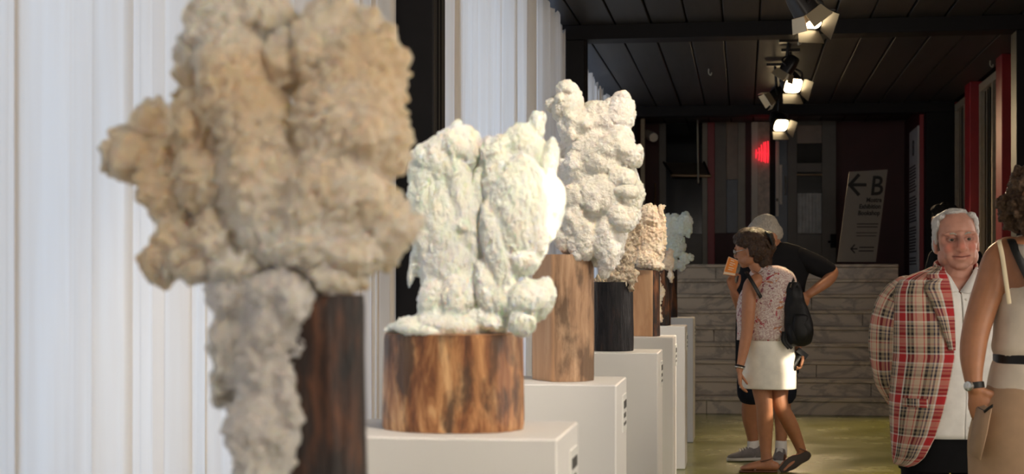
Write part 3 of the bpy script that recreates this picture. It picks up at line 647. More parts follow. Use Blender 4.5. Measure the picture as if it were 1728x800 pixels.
# ---------------------------------------------------------------- figures: helpers
def skin_mat(name, c, red, rough=.48):
    t = NT(name); a = t.n('ShaderNodeVertexColor', _layer_name='Col'); co = t.coord()
    n = t.ramp(t.noise(co, 22, 4), [(.3, tuple(x*.90 for x in c)), (.7, tuple(min(1, x*1.07) for x in c))])
    t.col(t.mix(n, a.outputs[0], 1.0, 'MULTIPLY')); t.b.inputs['Subsurface Radius'].default_value = (.012,.005,.003); t.bump(t.noise(co, 260, 3), .12, .002)
    return t.set(Roughness=rough, Subsurface_Weight=.12, Specular_IOR_Level=.4)
skin_mat('skin_pale', (.57,.29,.215), 1); skin_mat('skin_tan', (.41,.180,.090), 1, .4); skin_mat('skin_warm', (.38,.170,.090), 1)
def cloth(name, c, rough=.85, var=.12, weave=900, bump=.15):
    t = NT(name); co = t.coord(); t.col(t.ramp(t.noise(co, 9, 4), [(.3, tuple(x*(1-var) for x in c)), (.7, tuple(min(1, x*(1+var)) for x in c))]))
    t.bump(t.math('ADD', t.noise(co, weave, 2), t.math('MULTIPLY', t.noise(co, 14, 4), 3.0)), bump, .006); t.b.inputs['Sheen Weight'].default_value = .1 if max(c) > .1 else 0.0
    return t.set(Roughness=rough, Specular_IOR_Level=.4 if max(c) > .1 else .12)
def hairmat(name, lo, hi, scale=(60,60,14), rough=.5):
    t = NT(name); n = t.noise(t.coord(scale), 3, 5, .6, .8); t.col(t.ramp(n, [(.3, lo), (.7, hi)])); t.bump(n, .9, .012); return t.set(Roughness=rough, Specular_IOR_Level=.35)
cloth('cloth_white', (.90,.88,.85)); cloth('cloth_shorts', (.80,.76,.68)); cloth('cloth_black', (.010,.010,.012)); cloth('cloth_navy', (.012,.014,.024)); cloth('cloth_cream', (.70,.60,.49)); cloth('cloth_beige', (.42,.27,.165)); cloth('sock_white', (.7,.68,.66))
plain('leather_black', (.007,.007,.007), .42, bump=.2, bscale=90, spec=.3); plain('bag_black', (.006,.006,.007), .55, bump=.5, bscale=35, spec=.25); plain('leather_brown', (.13,.055,.03), .5); plain('sole_dark', (.035,.025,.02), .7); plain('sole_white', (.6,.57,.52), .6); plain('shoe_grey', (.17,.155,.155), .8, var=.2, vscale=30, bump=.4, bscale=200)
plain('strap_cream', (.72,.60,.40), .6); plain('metal_silver', (.55,.55,.52), .25, .9); plain('lens_clear', (.5,.5,.5), .05); plain('eye_white', (.30,.25,.22), .25); plain('iris', (.05,.04,.03), .15); plain('orange_card', (.82,.26,.03), .5); plain('card_print', (.85,.70,.52), .6); plain('lip', (.38,.15,.12), .45); plain('button', (.75,.72,.68), .3)
hairmat('hair_white', (.55,.54,.52), (.80,.79,.77)); hairmat('hair_grey', (.30,.27,.23), (.60,.55,.47)); hairmat('hair_brown', (.014,.007,.004), (.065,.030,.014), (24,24,24), .4); hairmat('hair_black', (.003,.003,.003), (.010,.009,.008), rough=.7)
MATS['hair_black'].node_tree.nodes['Principled BSDF'].inputs['Specular IOR Level'].default_value = .08; hairmat('hair_curly', (.03,.016,.009), (.15,.085,.045), (40,40,40))
# tartan
t = NT('plaid_cloth'); uvn = t.n('ShaderNodeTexCoord'); sp = t.n('ShaderNodeSeparateXYZ'); t.l(uvn.outputs['UV'], sp.inputs[0])
CR, RD, BK, NV, WH, TN, PK = (.62,.48,.35), (.52,.022,.028), (.020,.017,.018), (.06,.05,.085), (.82,.78,.72), (.33,.26,.17), (.58,.26,.22)
def plaid_axis(sock, per, off):
    f = t.math('FRACT', t.math('ADD', t.math('DIVIDE', sock, per), off))
    return t.ramp(f, [(0, CR), (.10, PK), (.14, CR), (.18, BK), (.235, TN), (.28, BK), (.33, WH), (.37, RD), (.56, WH), (.60, CR), (.66, NV), (.70, CR), (.74, NV), (.77, TN), (.84, BK), (.905, CR), (.95, RD), (.975, CR)], 'CONSTANT')
a_ = plaid_axis(sp.outputs[0], .150, .35); b_ = plaid_axis(sp.outputs[1], .165, .2)
ch = t.n('ShaderNodeTexChecker', Scale=1.0); 
wv = t.math('GREATER_THAN', t.math('FRACT', t.math('MULTIPLY', t.math('ADD', sp.outputs[0], sp.outputs[1]), 260)), .5)
t.col(t.mix(a_, b_, t.math('ADD', t.math('MULTIPLY', wv, .3), .22))); t.bump(t.noise(t.coord(), 500, 2), .15, .002); t.set(Roughness=.85)
# floral print
t = NT('floral_cloth'); co = t.coord(); d1_ = t.n('ShaderNodeTexNoise', Scale=15.0, Detail=3); t.l(co, d1_.inputs['Vector'])
wob = t.mix(co, d1_.outputs['Color'], .16); vo = t.n('ShaderNodeTexVoronoi', Scale=34); t.l(wob, vo.inputs['Vector'])
hue = t.ramp(vo.outputs['Color'], [(0, (.60,.51,.46)), (.36, (.42,.03,.05)), (.46, (.66,.58,.53)), (.56, (.26,.09,.13)), (.64, (.55,.42,.38)), (.74, (.50,.20,.08)), (.82, (.62,.52,.46)), (.92, (.30,.32,.18))], 'CONSTANT')
inside = t.ramp(vo.outputs['Distance'], [(0, (1,)*3), (.40, (1,)*3), (.46, (0,)*3)])
basec = t.mix((.66,.57,.52), hue, inside)
ve = t.n('ShaderNodeTexVoronoi', _feature='DISTANCE_TO_EDGE', Scale=52); t.l(wob, ve.inputs['Vector'])
line = t.ramp(ve.outputs['Distance'], [(.05, (1,)*3), (.13, (0,)*3)]); t.col(t.mix(basec, (.28,.10,.11), t.math('MULTIPLY', line, .65))); t.set(Roughness=.8)
# ---- body building
def frame(fwd, up=(0,0,1)):
    f = unit(fwd); r = unit(np.cross(f, up)); u = np.cross(r, f); return np.array([r, f, u])     # rows: right, forward, up
def head(m, c, fr, s=1.0, nose=1.0, jaw=1.0, wide=1.0, ears=True):
    """adds head shapes to m; c = centre between the ears, fr = rows right/forward/up"""
    def L(x, y, z): return np.array(c)+(np.array([x*wide, y, z])*s) @ fr
    def B(x, y, z, rx, ry, rz, sub=3): m.ball(L(x, y, z), (rx*s*wide, ry*s, rz*s), fr, sub)
    B(0, -.014, .042, .076, .098, .082); B(0, .022, .030, .068, .070, .072); B(0, .034, -.030, .065, .060, .078); B(0, .052, -.078, .046*jaw, .042, .036)
    B(0, .070, -.098, .026*jaw, .022, .018)
    for q in (-1, 1):
        B(q*.050*jaw, .016, -.062, .024, .046, .036); B(q*.037, .062, -.030, .025, .028, .030); B(q*.044, .034, -.008, .026, .044, .052); B(q*.030, .083, .026, .030, .012, .010, 2); B(q*.058, .045, .005, .016, .03, .03, 2)
        B(q*.036, .064, -.056, .022, .024, .030, 2)
        B(q*.0125*nose, .104, -.036, .0105*nose, .011, .009, 2)
        if ears: B(q*.077, -.012, -.012, .0085, .019, .031, 2); B(q*.077, -.006, -.038, .008, .010, .010, 2)
    B(0, .090, .024, .020, .012, .014, 2)
    m.tube([L(0,.090,.022), L(0,.101,0), L(0,.114,-.024), L(0,.110,-.036)], [.010*s*nose, .011*s*nose, .0145*s*nose, .013*s*nose], n=10)
    B(0, .086, -.066, .030, .016, .024, 2)                                 # muzzle
    m.tube([L(-.032,.081,-.0590), L(-.014,.0975,-.0600), L(0,.1000,-.0615), L(.014,.0975,-.0600), L(.032,.081,-.0590)], [.003*s,.0045*s,.0042*s,.0045*s,.003*s], n=8)
    m.tube([L(-.030,.082,-.0660), L(-.012,.0955,-.0742), L(.012,.0955,-.0742), L(.030,.082,-.0660)], [.003*s,.0058*s,.0058*s,.003*s], n=8)
    for q in (-1, 1):                                                      # lids
        m.tube([L(q*.048,.070,.006), L(q*.040,.0830,.0100), L(q*.030,.0876,.0112), L(q*.020,.0860,.0090), L(q*.015,.081,.004)], [.0032*s,.0040*s,.0042*s,.0040*s,.003*s], n=8)
        m.tube([L(q*.048,.071,.003), L(q*.039,.0815,-.0035), L(q*.030,.0843,-.0050), L(q*.020,.0833,-.0040), L(q*.015,.080,.002)], [.003*s,.0038*s,.0040*s,.0036*s,.003*s], n=8)
    return L
def eyes(root, L, fr, s=1.0, look=(0, 0)):
    for q in (-1, 1):
        e = MB().ball(L(q*.031, .0737, .0030), .0134*s, None, 3).build('eye', 'eye_white', root)
        d = unit(np.array([look[0], 1, look[1]])) @ fr
        c = L(q*.031, .0737, .0030)+d*.0092*s
        MB().ball(c, .0072*s, None, 2).build('iris', 'iris', e)
def hand(m, wrist, d, n, size=.185, curl=.5, side=1, spread=.10, thumb_curl=.5, nails=None, fcurl=None):
    """d: wrist to knuckles; n: way the palm faces; side=+1: thumb on the side d x n, -1: opposite"""
    d = unit(d); n = np.array(n, float); n = unit(n-np.dot(n, d)*d); l = np.cross(d, n)*side; k = size/.185; w = np.array(wrist, float)
    m.tube([w-d*.03*k, w+d*.012*k, w+d*.05*k, w+d*.088*k], [(.027*k,.019*k),(.029*k,.017*k),(.041*k,.0155*k),(.042*k,.0125*k)], n=14, side=l)
    for i, (o, ln, r) in enumerate(((.031,.074,.0090), (.0105,.082,.0094), (-.0105,.076,.0090), (-.030,.060,.0080))):
        cu = (fcurl[i] if fcurl else curl)*1.0; b = w+d*.080*k+l*o*k; dd = unit(d+l*o*spread*8); pts = [b]; a = 0
        for seg, q in ((.46, .75), (.32, 1.2), (.24, .9)):
            a += cu*q; v = dd*math.cos(a)+n*math.sin(a); pts.append(pts[-1]+v*ln*seg*k)
        m.tube(pts, [r*k*1.05, r*k*1.02, r*k*.93, r*k*.80], n=10, sub=3)
    tb = w+d*.022*k+l*.026*k; t1 = unit(d*.55+l*.75+n*.30); t2 = unit(d*.85+l*(.45-.7*thumb_curl)+n*(.25+.6*thumb_curl)); t3 = unit(d*.9+l*(.2-.9*thumb_curl)+n*(.2+.7*thumb_curl))
    p1 = tb+t1*.038*k; p2 = p1+t2*.034*k; m.tube([w+d*.012*k+l*.012*k, tb, p1, p2, p2+t3*.028*k], [.014*k, .0165*k, .0118*k, .0108*k, .0086*k], n=10, sub=3)
def foot(m, ankle, toe, w=.046):
    a = np.array(ankle); t_ = np.array(toe); d = unit((t_-a)*[1,1,0]); s = np.cross(d, [0,0,1]); z = t_[2]
    m.tube([[*(a-d*.055)[:2], z+.030], [*(a)[:2], z+.038], [*(a*.45+t_*.55)[:2], z+.028], [*(t_-d*.025)[:2], z+.018], [*(t_)[:2], z+.014]], [(.030,.030),(.034,.038),(w*.9,.027),(w,.018),(w*.7,.013)], n=14, side=s)
    m.tube([a+[0,0,.05], a, [*(a*.7+t_*.3)[:2], z+.035]], [.034,.038,.03], n=12)
def figure_body(root, m, mat, voxel=.005, smooth=4, paint=None):
    V, F, N = remesh(m, voxel, smooth)
    C = np.ones((len(V), 3))
    if paint: paint(V, N, C)
    return mesh_obj('body', V, F, mat, root, C)
def spot(V, C, c, r, col, amount=1.0):
    w = np.exp(-np.sum((V-np.array(c))**2, 1)/(r*r))[:, None]*amount; C[:] = C*(1-w)+C*np.array(col)*w
def noisy(R, amp, freq=6, seed=0, vert=1.0):
    out = []
    for r in R:
        r = np.array(r); c = r.mean(0); q = []
        for p in r:
            d = p-c; l = np.linalg.norm(d)+1e-9; n = noise.noise(Vector((p[0]*freq, p[1]*freq, p[2]*freq*vert))+Vector((seed, seed*.7, 0)))
            q.append(p+d/l*n*amp)
        out.append(np.array(q))
    return out
def smooth_rings(rows, per=4):
    """rows: numeric tuples; Catmull-Rom between them"""
    A = np.array(rows, float); pp = np.vstack([2*A[0]-A[1], A, 2*A[-1]-A[-2]]); out = []
    for k in range(len(A)-1):
        for s in range(per):
            t = s/per; a, b, c, d = pp[k:k+4]; out.append(.5*((2*b)+(-a+c)*t+(2*a-5*b+4*c-d)*t*t+(-a+3*b-3*c+d)*t**3))
    out.append(A[-1]); return np.array(out)
def shell(o, th=.006):
    m = o.modifiers.new('thickness', 'SOLIDIFY'); m.thickness = th; m.offset = -1; return o
def hair_obj(root, m, mat, voxel=.005, amp=.006, freq=60, sq=(1,1,.4), name='hair', smooth=2):
    V, F, N = remesh(m, voxel, smooth); D = np.array([noise.noise(Vector((v[0]*freq*sq[0], v[1]*freq*sq[1], v[2]*freq*sq[2])))*amp+noise.noise(Vector(v)*freq*.35)*amp*.8 for v in V])
    return mesh_obj(name, V+N*D[:, None], F, mat, root)
# ---------------------------------------------------------------- people
IR = np.array([_c, _s, 0]); TC = np.array([_s, -_c, 0]); UP = np.array([0, 0, 1.0])     # image right, toward the camera, up (as world directions)
class Fig:
    def __init__(self, Y0, px, label, name='person'):
        self.Y0 = Y0; g = P(px, HY, Y0); self.k = MPP(px, Y0); self.root = empty(name, (g[0], g[1], 0), label, 'person'); self.m = MB()
    def W(self, px, py, dY=0.0): return P(px, py, self.Y0+dY)
    def path(self, *pts): return [self.W(*p) for p in pts]
    def limb(self, pts, rad, n=14, side=None): self.m.tube(self.path(*pts), rad, n=n, side=side)
    def axes(self, yaw):
        y = math.radians(yaw); return IR*math.cos(y)-TC*math.sin(y), IR*math.sin(y)+TC*math.cos(y)
    def ring(self, row, yaw=0, n=44, t0=0, t1=360, p=2.2, grow=0.0):
        py, cx, hw, dep = row[:4]; dY = row[4] if len(row) > 4 else 0.0
        a, b = self.axes(yaw); return ring(self.W(cx, py, dY), a*(hw*self.k+grow), b*(dep+grow), n, t0, t1, p)
    def lathe(self, m, rows, yaw=0, n=44, per=4, amp=0, freq=7, seed=0, vert=.35, p=2.2, grow=0.0, cap=True):
        R = [self.ring(r, yaw, n, p=p, grow=grow) for r in smooth_rings(rows, per)]
        if amp: R = noisy(R, amp, freq, seed, vert)
        m.loft(R, cap=cap, flip=True); return m
    def front(self, row, px, yaw, side):
        """angle at which the ring's outline passes image column px, searched on the front"""
        py, cx, hw, dep = row[:4]; th = np.radians(np.linspace(90, 175, 300) if side < 0 else np.linspace(90, 5, 300)); y = math.radians(yaw)
        x = cx+hw*np.cos(th)*math.cos(y)+dep/self.k*np.sin(th)*math.sin(y); return float(np.degrees(th[np.argmin(abs(x-px))]))
    def add(self, name, mb, mat, parent=None, smooth=True): return mb.build(name, mat, parent or self.root, smooth)
def blush(L):
    o = L(0, 0, 0); ax = [L(*v)-o for v in ((1,0,0),(0,1,0),(0,0,1))]; sc = [np.dot(a, a) for a in ax]
    def paint(V, N, C):
        x, y, z = ((V-o) @ ax[i]/sc[i] for i in range(3)); f = np.clip((y-.055)/.012, 0, 1); e = np.abs(x)
        def mul(w, col): C[:] = C*(1-(w*f)[:, None])+C*np.array(col)*(w*f)[:, None]
        g = lambda u, r: np.exp(-(u/r)**2)
        mul(g(e-.044, .018)*g(z+.028, .020), (1.10, .74, .71)); mul(g(x, .016)*g(z+.026, .016), (1.08, .74, .70))
        mul(g(z+.0665, .0085)*np.clip((.034-e)/.008, 0, 1)*.8, (.92, .66, .64))
        mul(np.clip(1.25*g(z-(-.0667+.14*e), .0026), 0, 1)*np.clip((.037-e)/.006, 0, 1), (.30, .16, .15))
        r = np.sqrt(((e-.031)/.0185)**2+((z-.0035)/.0095)**2); mul(g(r-.95, .30)*.75, (.42, .33, .31)); mul(g(r-1.6, .55)*.45, (.74, .62, .60))
    return paint
def shoe(fig, heel, toe, h, mat='shoe_grey', sole='sole_white', w=.046):
    heel, toe = np.array(heel), np.array(toe); heel[2] = toe[2] = 0; d = unit(toe-heel); s = np.cross(d, UP); ln = np.linalg.norm(toe-heel)
    def prof(q): return heel+d*ln*q
    m = MB(); R = []
    for q, hw, z0, z1 in ((.0, .020, .02, .075*h), (.05, .033, .018, .095*h), (.2, .038, .018, .105*h), (.42, .038, .018, .085*h), (.62, .044, .018, .062*h), (.82, .044, .018, .048*h), (.95, .030, .018, .038*h), (1.0, .012, .022, .030*h)):
        c = prof(q)+UP*(z0+z1)/2; R.append(ring(c, s*hw*w/.046, UP*(z1-z0)/2, 16, p=2.6))
    m.loft(R, flip=False); u = m.build('shoe', mat, fig.root)
    so = MB(); R = []
    for q, hw in ((-.02, .018), (.03, .034), (.2, .041), (.45, .038), (.65, .048), (.85, .046), (.97, .032), (1.02, .012)): R.append(ring(prof(q)+UP*.0135, s*hw*w/.046, UP*.0125, 16, p=3.5))
    so.loft(R); so.build('sole', sole, u)
    lc = MB()
    for q in (.40, .48, .56, .64): c = prof(q)+UP*(.088-.062*(q-.36))*h; lc.tube([c-s*.02-UP*.004, c+UP*.006, c+s*.02-UP*.004], [.0035]*3, n=6)
    lc.build('laces', 'sock_white', u); return u
# ================= C: smiling white haired man in the plaid jacket
C_ = Fig(6.5, 1605, 'smiling white-haired man in a red plaid jacket over an open-necked white shirt'); k = C_.k; YW = 8
fw = unit(-ray(1613, HY)*[1,1,0]); fr = frame(unit(fw*math.cos(.17)+IR*math.sin(.17)+UP*.02), unit(UP-IR*.05))
hc = C_.W(1614, 407, 0.0); Lc = head(C_.m, hc, fr, 1.03, nose=1.10, jaw=1.02, wide=1.05)
for q in (-1, 1): C_.m.ball(Lc(q*.036, .022, -.062), (.030, .044, .040), fr, 3)
C_.m.ball(Lc(0, .035, -.108), (.038, .036, .020), fr, 2)          # double chin
C_.m.tube([Lc(0, -.01, -.03), Lc(0, -.005, -.09), C_.W(1610, 470, .0), C_.W(1608, 500, .01)], [.060, .063, .072, .09], n=20)
shirt_rows = [(457,1608,34,.064), (464,1608,50,.076), (474,1608,72,.095), (488,1606,86,.115), (520,1605,89,.14), (560,1604,90,.155), (610,1604,91,.168), (660,1604,91,.174), (700,1603,91,.176), (734,1603,89,.172)]
tr_rows = [(690,1603,86,.160), (720,1603,87,.162), (745,1603,86,.158), (775,1603,84,.150)]
C_.lathe(C_.m, [(468,1608,55,.07), (480,1608,74,.095), (520,1605,80,.12), (600,1604,83,.15), (690,1603,83,.155), (760,1603,78,.14)], YW)
for s in (-1, 1):
    x = 1603+s*40
    C_.m.tube([C_.W(x, 750), C_.W(x+s*2, 850, -.02), C_.W(x+s*3, 975)], [.085, .062, .042], n=14)
    an = C_.W(x+s*3, 975); an[2] = .07; C_.m.tube([C_.W(x+s*3, 950), an], [.045, .04], n=12); foot(C_.m, an, [an[0]+s*.03, an[1]-.17, .012])
la = [(1528,494,.0), (1508,530,.0), (1499,580,.01), (1499,628,.03), (1514,668,.10), (1538,694,.17), (1546,704,.19)]
C_.limb(la, [.06, .052, .05, .044, .038, .03, .027]); 
wl = C_.W(1546, 704, .19); hand(C_.m, wl, unit(IR*.6-UP*.5-TC*.4), unit(-TC), .185, .5, side=1)
ra = [(1678,494), (1694,540), (1700,600), (1697,650,-.03), (1690,700,-.06)]
C_.limb(ra, [.06, .052, .05, .042, .03]); hand(C_.m, C_.W(1689, 706, -.06), unit(-UP*.95+TC*.2), -IR, .185, .5, side=-1)
figure_body(C_.root, C_.m, 'skin_pale', .0032, 5, blush(Lc)); eyes(C_.root, Lc, fr, 1.03, (-.10, -.02))
hm = MB()
for q in (-1, 1):
    for a, r in (((q*.069, -.012, .066), (.018, .050, .040)), ((q*.0755, -.006, .036), (.011, .032, .036)), ((q*.0765, .012, .012), (.006, .011, .028)), ((q*.056, .012, .098), (.020, .034, .016)), ((q*.066, -.05, .0), (.020, .04, .05))): hm.ball(Lc(*a), np.array(r)*.99, fr, 3)
for a, r in (((0, -.03, .098), (.064, .072, .036)), ((0, .008, .117), (.048, .036, .012)), ((.012, .030, .113), (.030, .020, .009)), ((0, -.07, .03), (.066, .048, .085))): hm.ball(Lc(*a), np.array(r)*.98, fr, 3)
hair_obj(C_.root, hm, 'hair_white', .0035, .0035, 90, (1, 1, .6))
for q in (-1, 1): C_.add('eyebrow', MB().tube([Lc(q*.016, .0955, .0225), Lc(q*.030, .0965, .0275), Lc(q*.048, .083, .0225)], [.0028, .0036, .0022], n=8), 'hair_grey')
# shirt
R = []; 
for r in smooth_rings(shirt_rows, 4):
    y = r[0]; op = float(np.interp(y, [457, 464, 474, 490, 500, 740], [50, 42, 26, 7, 1.0, 1.0])); R.append(C_.ring(r, YW, 60, 90+op, 450-op))
R = noisy(noisy(R, .010, 9, 3, .2), .005, 22, 1, .25)
shell(C_.add('shirt', MB().loft(R, closed=False, cap=False, flip=True), 'cloth_white'), .004)
pl = MB(); Rp = []
for r in smooth_rings(shirt_rows[3:], 4): Rp.append(C_.ring(r, YW, 7, 90-3.6, 90+3.0, grow=.005))
shell(C_.add('placket', pl.loft(Rp, closed=False, cap=False, flip=True), 'cloth_white'), .004)
for y in (505, 545, 588, 632, 676, 715):
    r = [np.interp(y, [q[0] for q in shirt_rows], [q[j] for q in shirt_rows]) for j in range(4)]; c = C_.ring(r, YW, 3, 89.5, 90.5, grow=.011)[1]
    C_.add('button', MB().ball(c, (.006, .003, .006), None, 2), 'button')
def panel(fig, name, pts, mat, th=.004):
    """pts: rows of points (grid)"""
    return shell(fig.add(name, MB().loft([[np.array(p) for p in r] for r in pts], closed=False, cap=False), mat), th)
Wc = C_.W
panel(C_, 'collar', [[Wc(1581,447,-.005), Wc(1590,452,-.055), Wc(1604,468,-.092), Wc(1618,492,-.125)], [Wc(1579,452,-.01), Wc(1585,462,-.075), Wc(1596,478,-.118), Wc(1603,494,-.142)]], 'cloth_white')
panel(C_, 'collar', [[Wc(1647,449,-.005), Wc(1644,455,-.055), Wc(1636,469,-.092), Wc(1620,492,-.125)], [Wc(1654,455,-.01), Wc(1655,465,-.075), Wc(1650,480,-.115), Wc(1635,495,-.140)]], 'cloth_white')
# jacket
jrows = [(452,1606,32,.066), (458,1606,46,.078), (466,1606,68,.094), (477,1605,88,.110), (497,1604,97,.130), (540,1602,98,.152), (600,1602,97,.172), (650,1602,98,.182), (690,1602,98,.186), (730,1602,95,.182), (765,1600,91,.172), (783,1598,86,.162)]
edge_y = [452, 458, 466, 477, 497, 540, 600, 650, 690, 730, 765, 778, 784]; edge_x = [1588, 1588, 1590, 1592, 1594, 1595, 1593, 1583, 1574, 1562, 1546, 1534, 1522]
R = []
for r in smooth_rings(jrows, 4):
    t0 = C_.front(r, np.interp(r[0], edge_y, edge_x), YW, -1); t1 = 360+C_.front(r, 1664 if r[0] > 480 else 1640, YW, 1)
    R.append(C_.ring(r, YW, 64, t0, t1))
R = noisy(R, .007, 8, 5, .4)
shell(C_.add('jacket', MB().loft(R, closed=False, cap=False, flip=True), 'plaid_cloth'), .006)
lp = []                                              # lapel with its notch
for r in smooth_rings(jrows[1:7], 5):
    y = r[0]
    if y > 598: continue
    e = C_.front(r, np.interp(y, edge_y, edge_x)-.5, YW, -1); wd = float(np.interp(y, [458, 464, 470, 471.5, 478, 486, 598], [16, 30, 34, 24, 38, 43, 5]))
    o = C_.front(r, np.interp(y, edge_y, edge_x)-wd, YW, -1); lp.append(np.array([C_.ring(r, YW, 5, e, o, grow=g)[i] for i, g in enumerate((.011, .016, .016, .014, .010))]))
shell(C_.add('lapel', MB().loft(lp, closed=False, cap=False, flip=True), 'plaid_cloth'), .005)
R = []
cl = MB().tube(C_.path((1580,455,-.03), (1578,449,.02), (1590,445,.07), (1615,444,.085), (1640,446,.06), (1648,452,.0)), [(.022,.008)]*6, side=UP, n=10); C_.add('jacket_collar', cl, 'plaid_cloth')
def sleeve(fig, name, pts, rad, mat, amp=.006, seed=0, cuff=None):
    m = MB(); m.tube(fig.path(*pts), rad, n=28, sub=6, round_ends=True); V = np.array(m.v); n = 28; Rr = noisy([V[i:i+n] for i in range(0, len(V), n)], amp, 11, seed, 1.0); m.v = [tuple(p) for r in Rr for p in r]
    return fig.add(name, m, mat)
sleeve(C_, 'sleeve', [(1530,488,.0), (1512,510,.0), (1501,550,.005), (1499,600,.01), (1503,640,.04), (1520,672,.10), (1538,692,.15)], [.058, .074, .078, .074, .066, .056, .050], 'plaid_cloth', .007, 2)
sleeve(C_, 'sleeve', [(1676,488), (1692,510), (1700,560), (1701,620,-.02), (1694,685,-.05)], [.058, .072, .072, .064, .050], 'plaid_cloth', .006, 4)
pk = [];                                             # side pocket flap
for y in (668, 682): pk.append(C_.ring([np.interp(y, [q[0] for q in jrows], [q[j] for q in jrows]) for j in range(4)], YW, 8, 128, 158, grow=.010))
shell(C_.add('pocket_flap', MB().loft(pk, closed=False, cap=False, flip=True), 'plaid_cloth'), .004)
# trousers and shoes
tm = MB(); C_.lathe(tm, [(700,1603,86,.158), (728,1603,89,.166), (750,1603,88,.162), (790,1603,86,.155)], YW, cap=True, amp=.003)
for s in (-1, 1): tm.tube(C_.path((1603+s*42,770), (1603+s*43,880,-.01), (1603+s*44,986)), [.098, .085, .075], n=22)
C_.add('trousers', tm, 'cloth_black')
for s in (-1, 1): c = C_.W(1603+s*44, 990); shoe(C_, c+[0, .07, 0], c+[s*.04, -.20, 0], .9, 'leather_black', 'sole_dark')
# ================= D: person with curly hair at the right edge, seen from behind
D_ = Fig(5.5, 1757, 'person seen from behind at the right edge, cream sleeveless top, beige skirt, black shoulder strap'); W = D_.W
hc = W(1759, 347); frd = frame(unit(-TC*.8+IR*.6), UP); Ld = head(D_.m, hc, frd, 1.0)
D_.m.tube([hc, W(1757, 385), W(1757, 420)], [.055, .052, .07], n=16)
D_.lathe(D_.m, [(396,1757,30,.05), (404,1757,56,.072), (414,1757,78,.088), (432,1757,84,.100), (470,1757,76,.112), (520,1757,70,.112), (560,1757,68,.105), (605,1757,68,.10), (650,1757,80,.115), (700,1757,86,.125), (760,1757,84,.12)])
arm = [(1703,424,-.01), (1686,440,-.02), (1671,480,-.03), (1657,522,-.04), (1646,562,-.05), (1641,600,-.06), (1642,636,-.07), (1645,654,-.075)]
D_.limb(arm, [.052, .056, .053, .050, .047, .043, .032, .028], 18)
hand(D_.m, W(1646,656,-.075), unit(-UP+IR*.30), unit(-TC*.9+IR*.2), .19, .95, side=1, thumb_curl=.9)
arm2 = [(1812,424,.0), (1832,450), (1846,500), (1852,560), (1850,620,-.05), (1846,670,-.08)]
D_.limb(arm2, [.052, .054, .05, .045, .04, .028]); hand(D_.m, W(1846,674,-.08), -UP, -IR, .18, .5, side=-1)
for s in (-1, 1):
    x = 1757+s*42; D_.m.tube([W(x,740), W(x,900), W(x,1050)], [.09,.062,.04], n=14); an = W(x,1080); an[2] = .07; D_.m.tube([W(x,1040), an], [.042,.036], n=12); foot(D_.m, an, [*(an+(-TC*.8+IR*.5)*.15)[:2], .012])
figure_body(D_.root, D_.m, 'skin_tan', .0048, 4)
eyes(D_.root, Ld, frd)
hm = MB(); rr = random.Random(4)
for (px, py, r, dy) in [(1740,318,.085,0), (1765,312,.10,0), (1735,345,.080,-.02), (1757,345,.10,-.04), (1780,340,.08,-.02), (1722,340,.040,-.02), (1716,352,.035,-.03), (1727,366,.036,-.03), (1712,340,.026,-.02), (1745,372,.06,-.05), (1765,375,.06,-.05), (1730,305,.05,0)]: hm.ball(W(px, py, dy), r*rr.uniform(.9, 1.05), None, 3)
for _ in range(70):
    a = rr.uniform(0, 6.28); q = rr.uniform(-.9, .9); c = W(1752, 337, -.01)+np.array([math.cos(a)*.125*math.sqrt(1-q*q), math.sin(a)*.12*math.sqrt(1-q*q)-.01, q*.115]); hm.ball(c, rr.uniform(.012, .026), None, 2)
hair_obj(D_.root, hm, 'hair_curly', .0045, .016, 70, (1,1,1), smooth=1)
trow = [(486,1757,71,.118), (500,1757,73,.120), (530,1757,75,.122), (565,1757,77,.120), (585,1757,80,.120), (597,1757,77,.112), (606,1757,73,.106)]
tp = MB(); Rr = [D_.ring(r, 0, 48) for r in smooth_rings(trow, 4)]
V0 = np.array(Rr[0])                                  # neckline of the back rises to the right
for i, ri in enumerate(Rr[:4]):
    for j in range(len(ri)):
        xloc = np.dot(ri[j]-W(1757, 500), IR); ri[j][2] += max(0, xloc+.10)*.55*(1-i/4) if np.dot(ri[j]-W(1757,500), TC) > 0 else 0
Rr = noisy(noisy(Rr, .007, 9, 2, .4), .004, 24, 3, .3); shell(D_.add('top', tp.loft(Rr, cap=False, flip=True), 'cloth_cream'), .004)
pe = MB(); D_.lathe(pe, [(606,1757,74,.109), (618,1757,79,.116), (640,1757,85,.124), (661,1757,89,.130)], amp=.007, freq=12, seed=3, cap=False); shell(D_.add('peplum', pe, 'cloth_cream'), .004)
bl = MB(); D_.lathe(bl, [(596,1757,76.5,.114), (598,1757,79,.119), (612,1757,79,.119), (614,1757,76.5,.114)], per=1, cap=False); D_.add('belt', bl, 'leather_black')
sk = MB(); D_.lathe(sk, [(645,1757,82,.12), (672,1757,96,.135), (700,1757,109,.145), (745,1757,119,.15), (800,1757,118,.15), (900,1757,116,.15), (1010,1757,114,.15)], amp=.010, freq=7, seed=6, vert=.3, cap=False); shell(D_.add('skirt', sk, 'cloth_beige'), .004)
panel(D_, 'skirt_flap', [[W(1649,688,-.09), W(1662,684,-.14), W(1674,690,-.165)], [W(1641,725,-.10), W(1655,728,-.155), W(1666,732,-.175)], [W(1634,764,-.10), W(1644,771,-.16), W(1655,777,-.18)]], 'cloth_beige')
panel(D_, 'pocket_edge', [[W(1651,686,-.10), W(1662,692,-.150), W(1676,682,-.165)], [W(1653,690,-.10), W(1663,697,-.152), W(1676,687,-.168)]], 'leather_black')
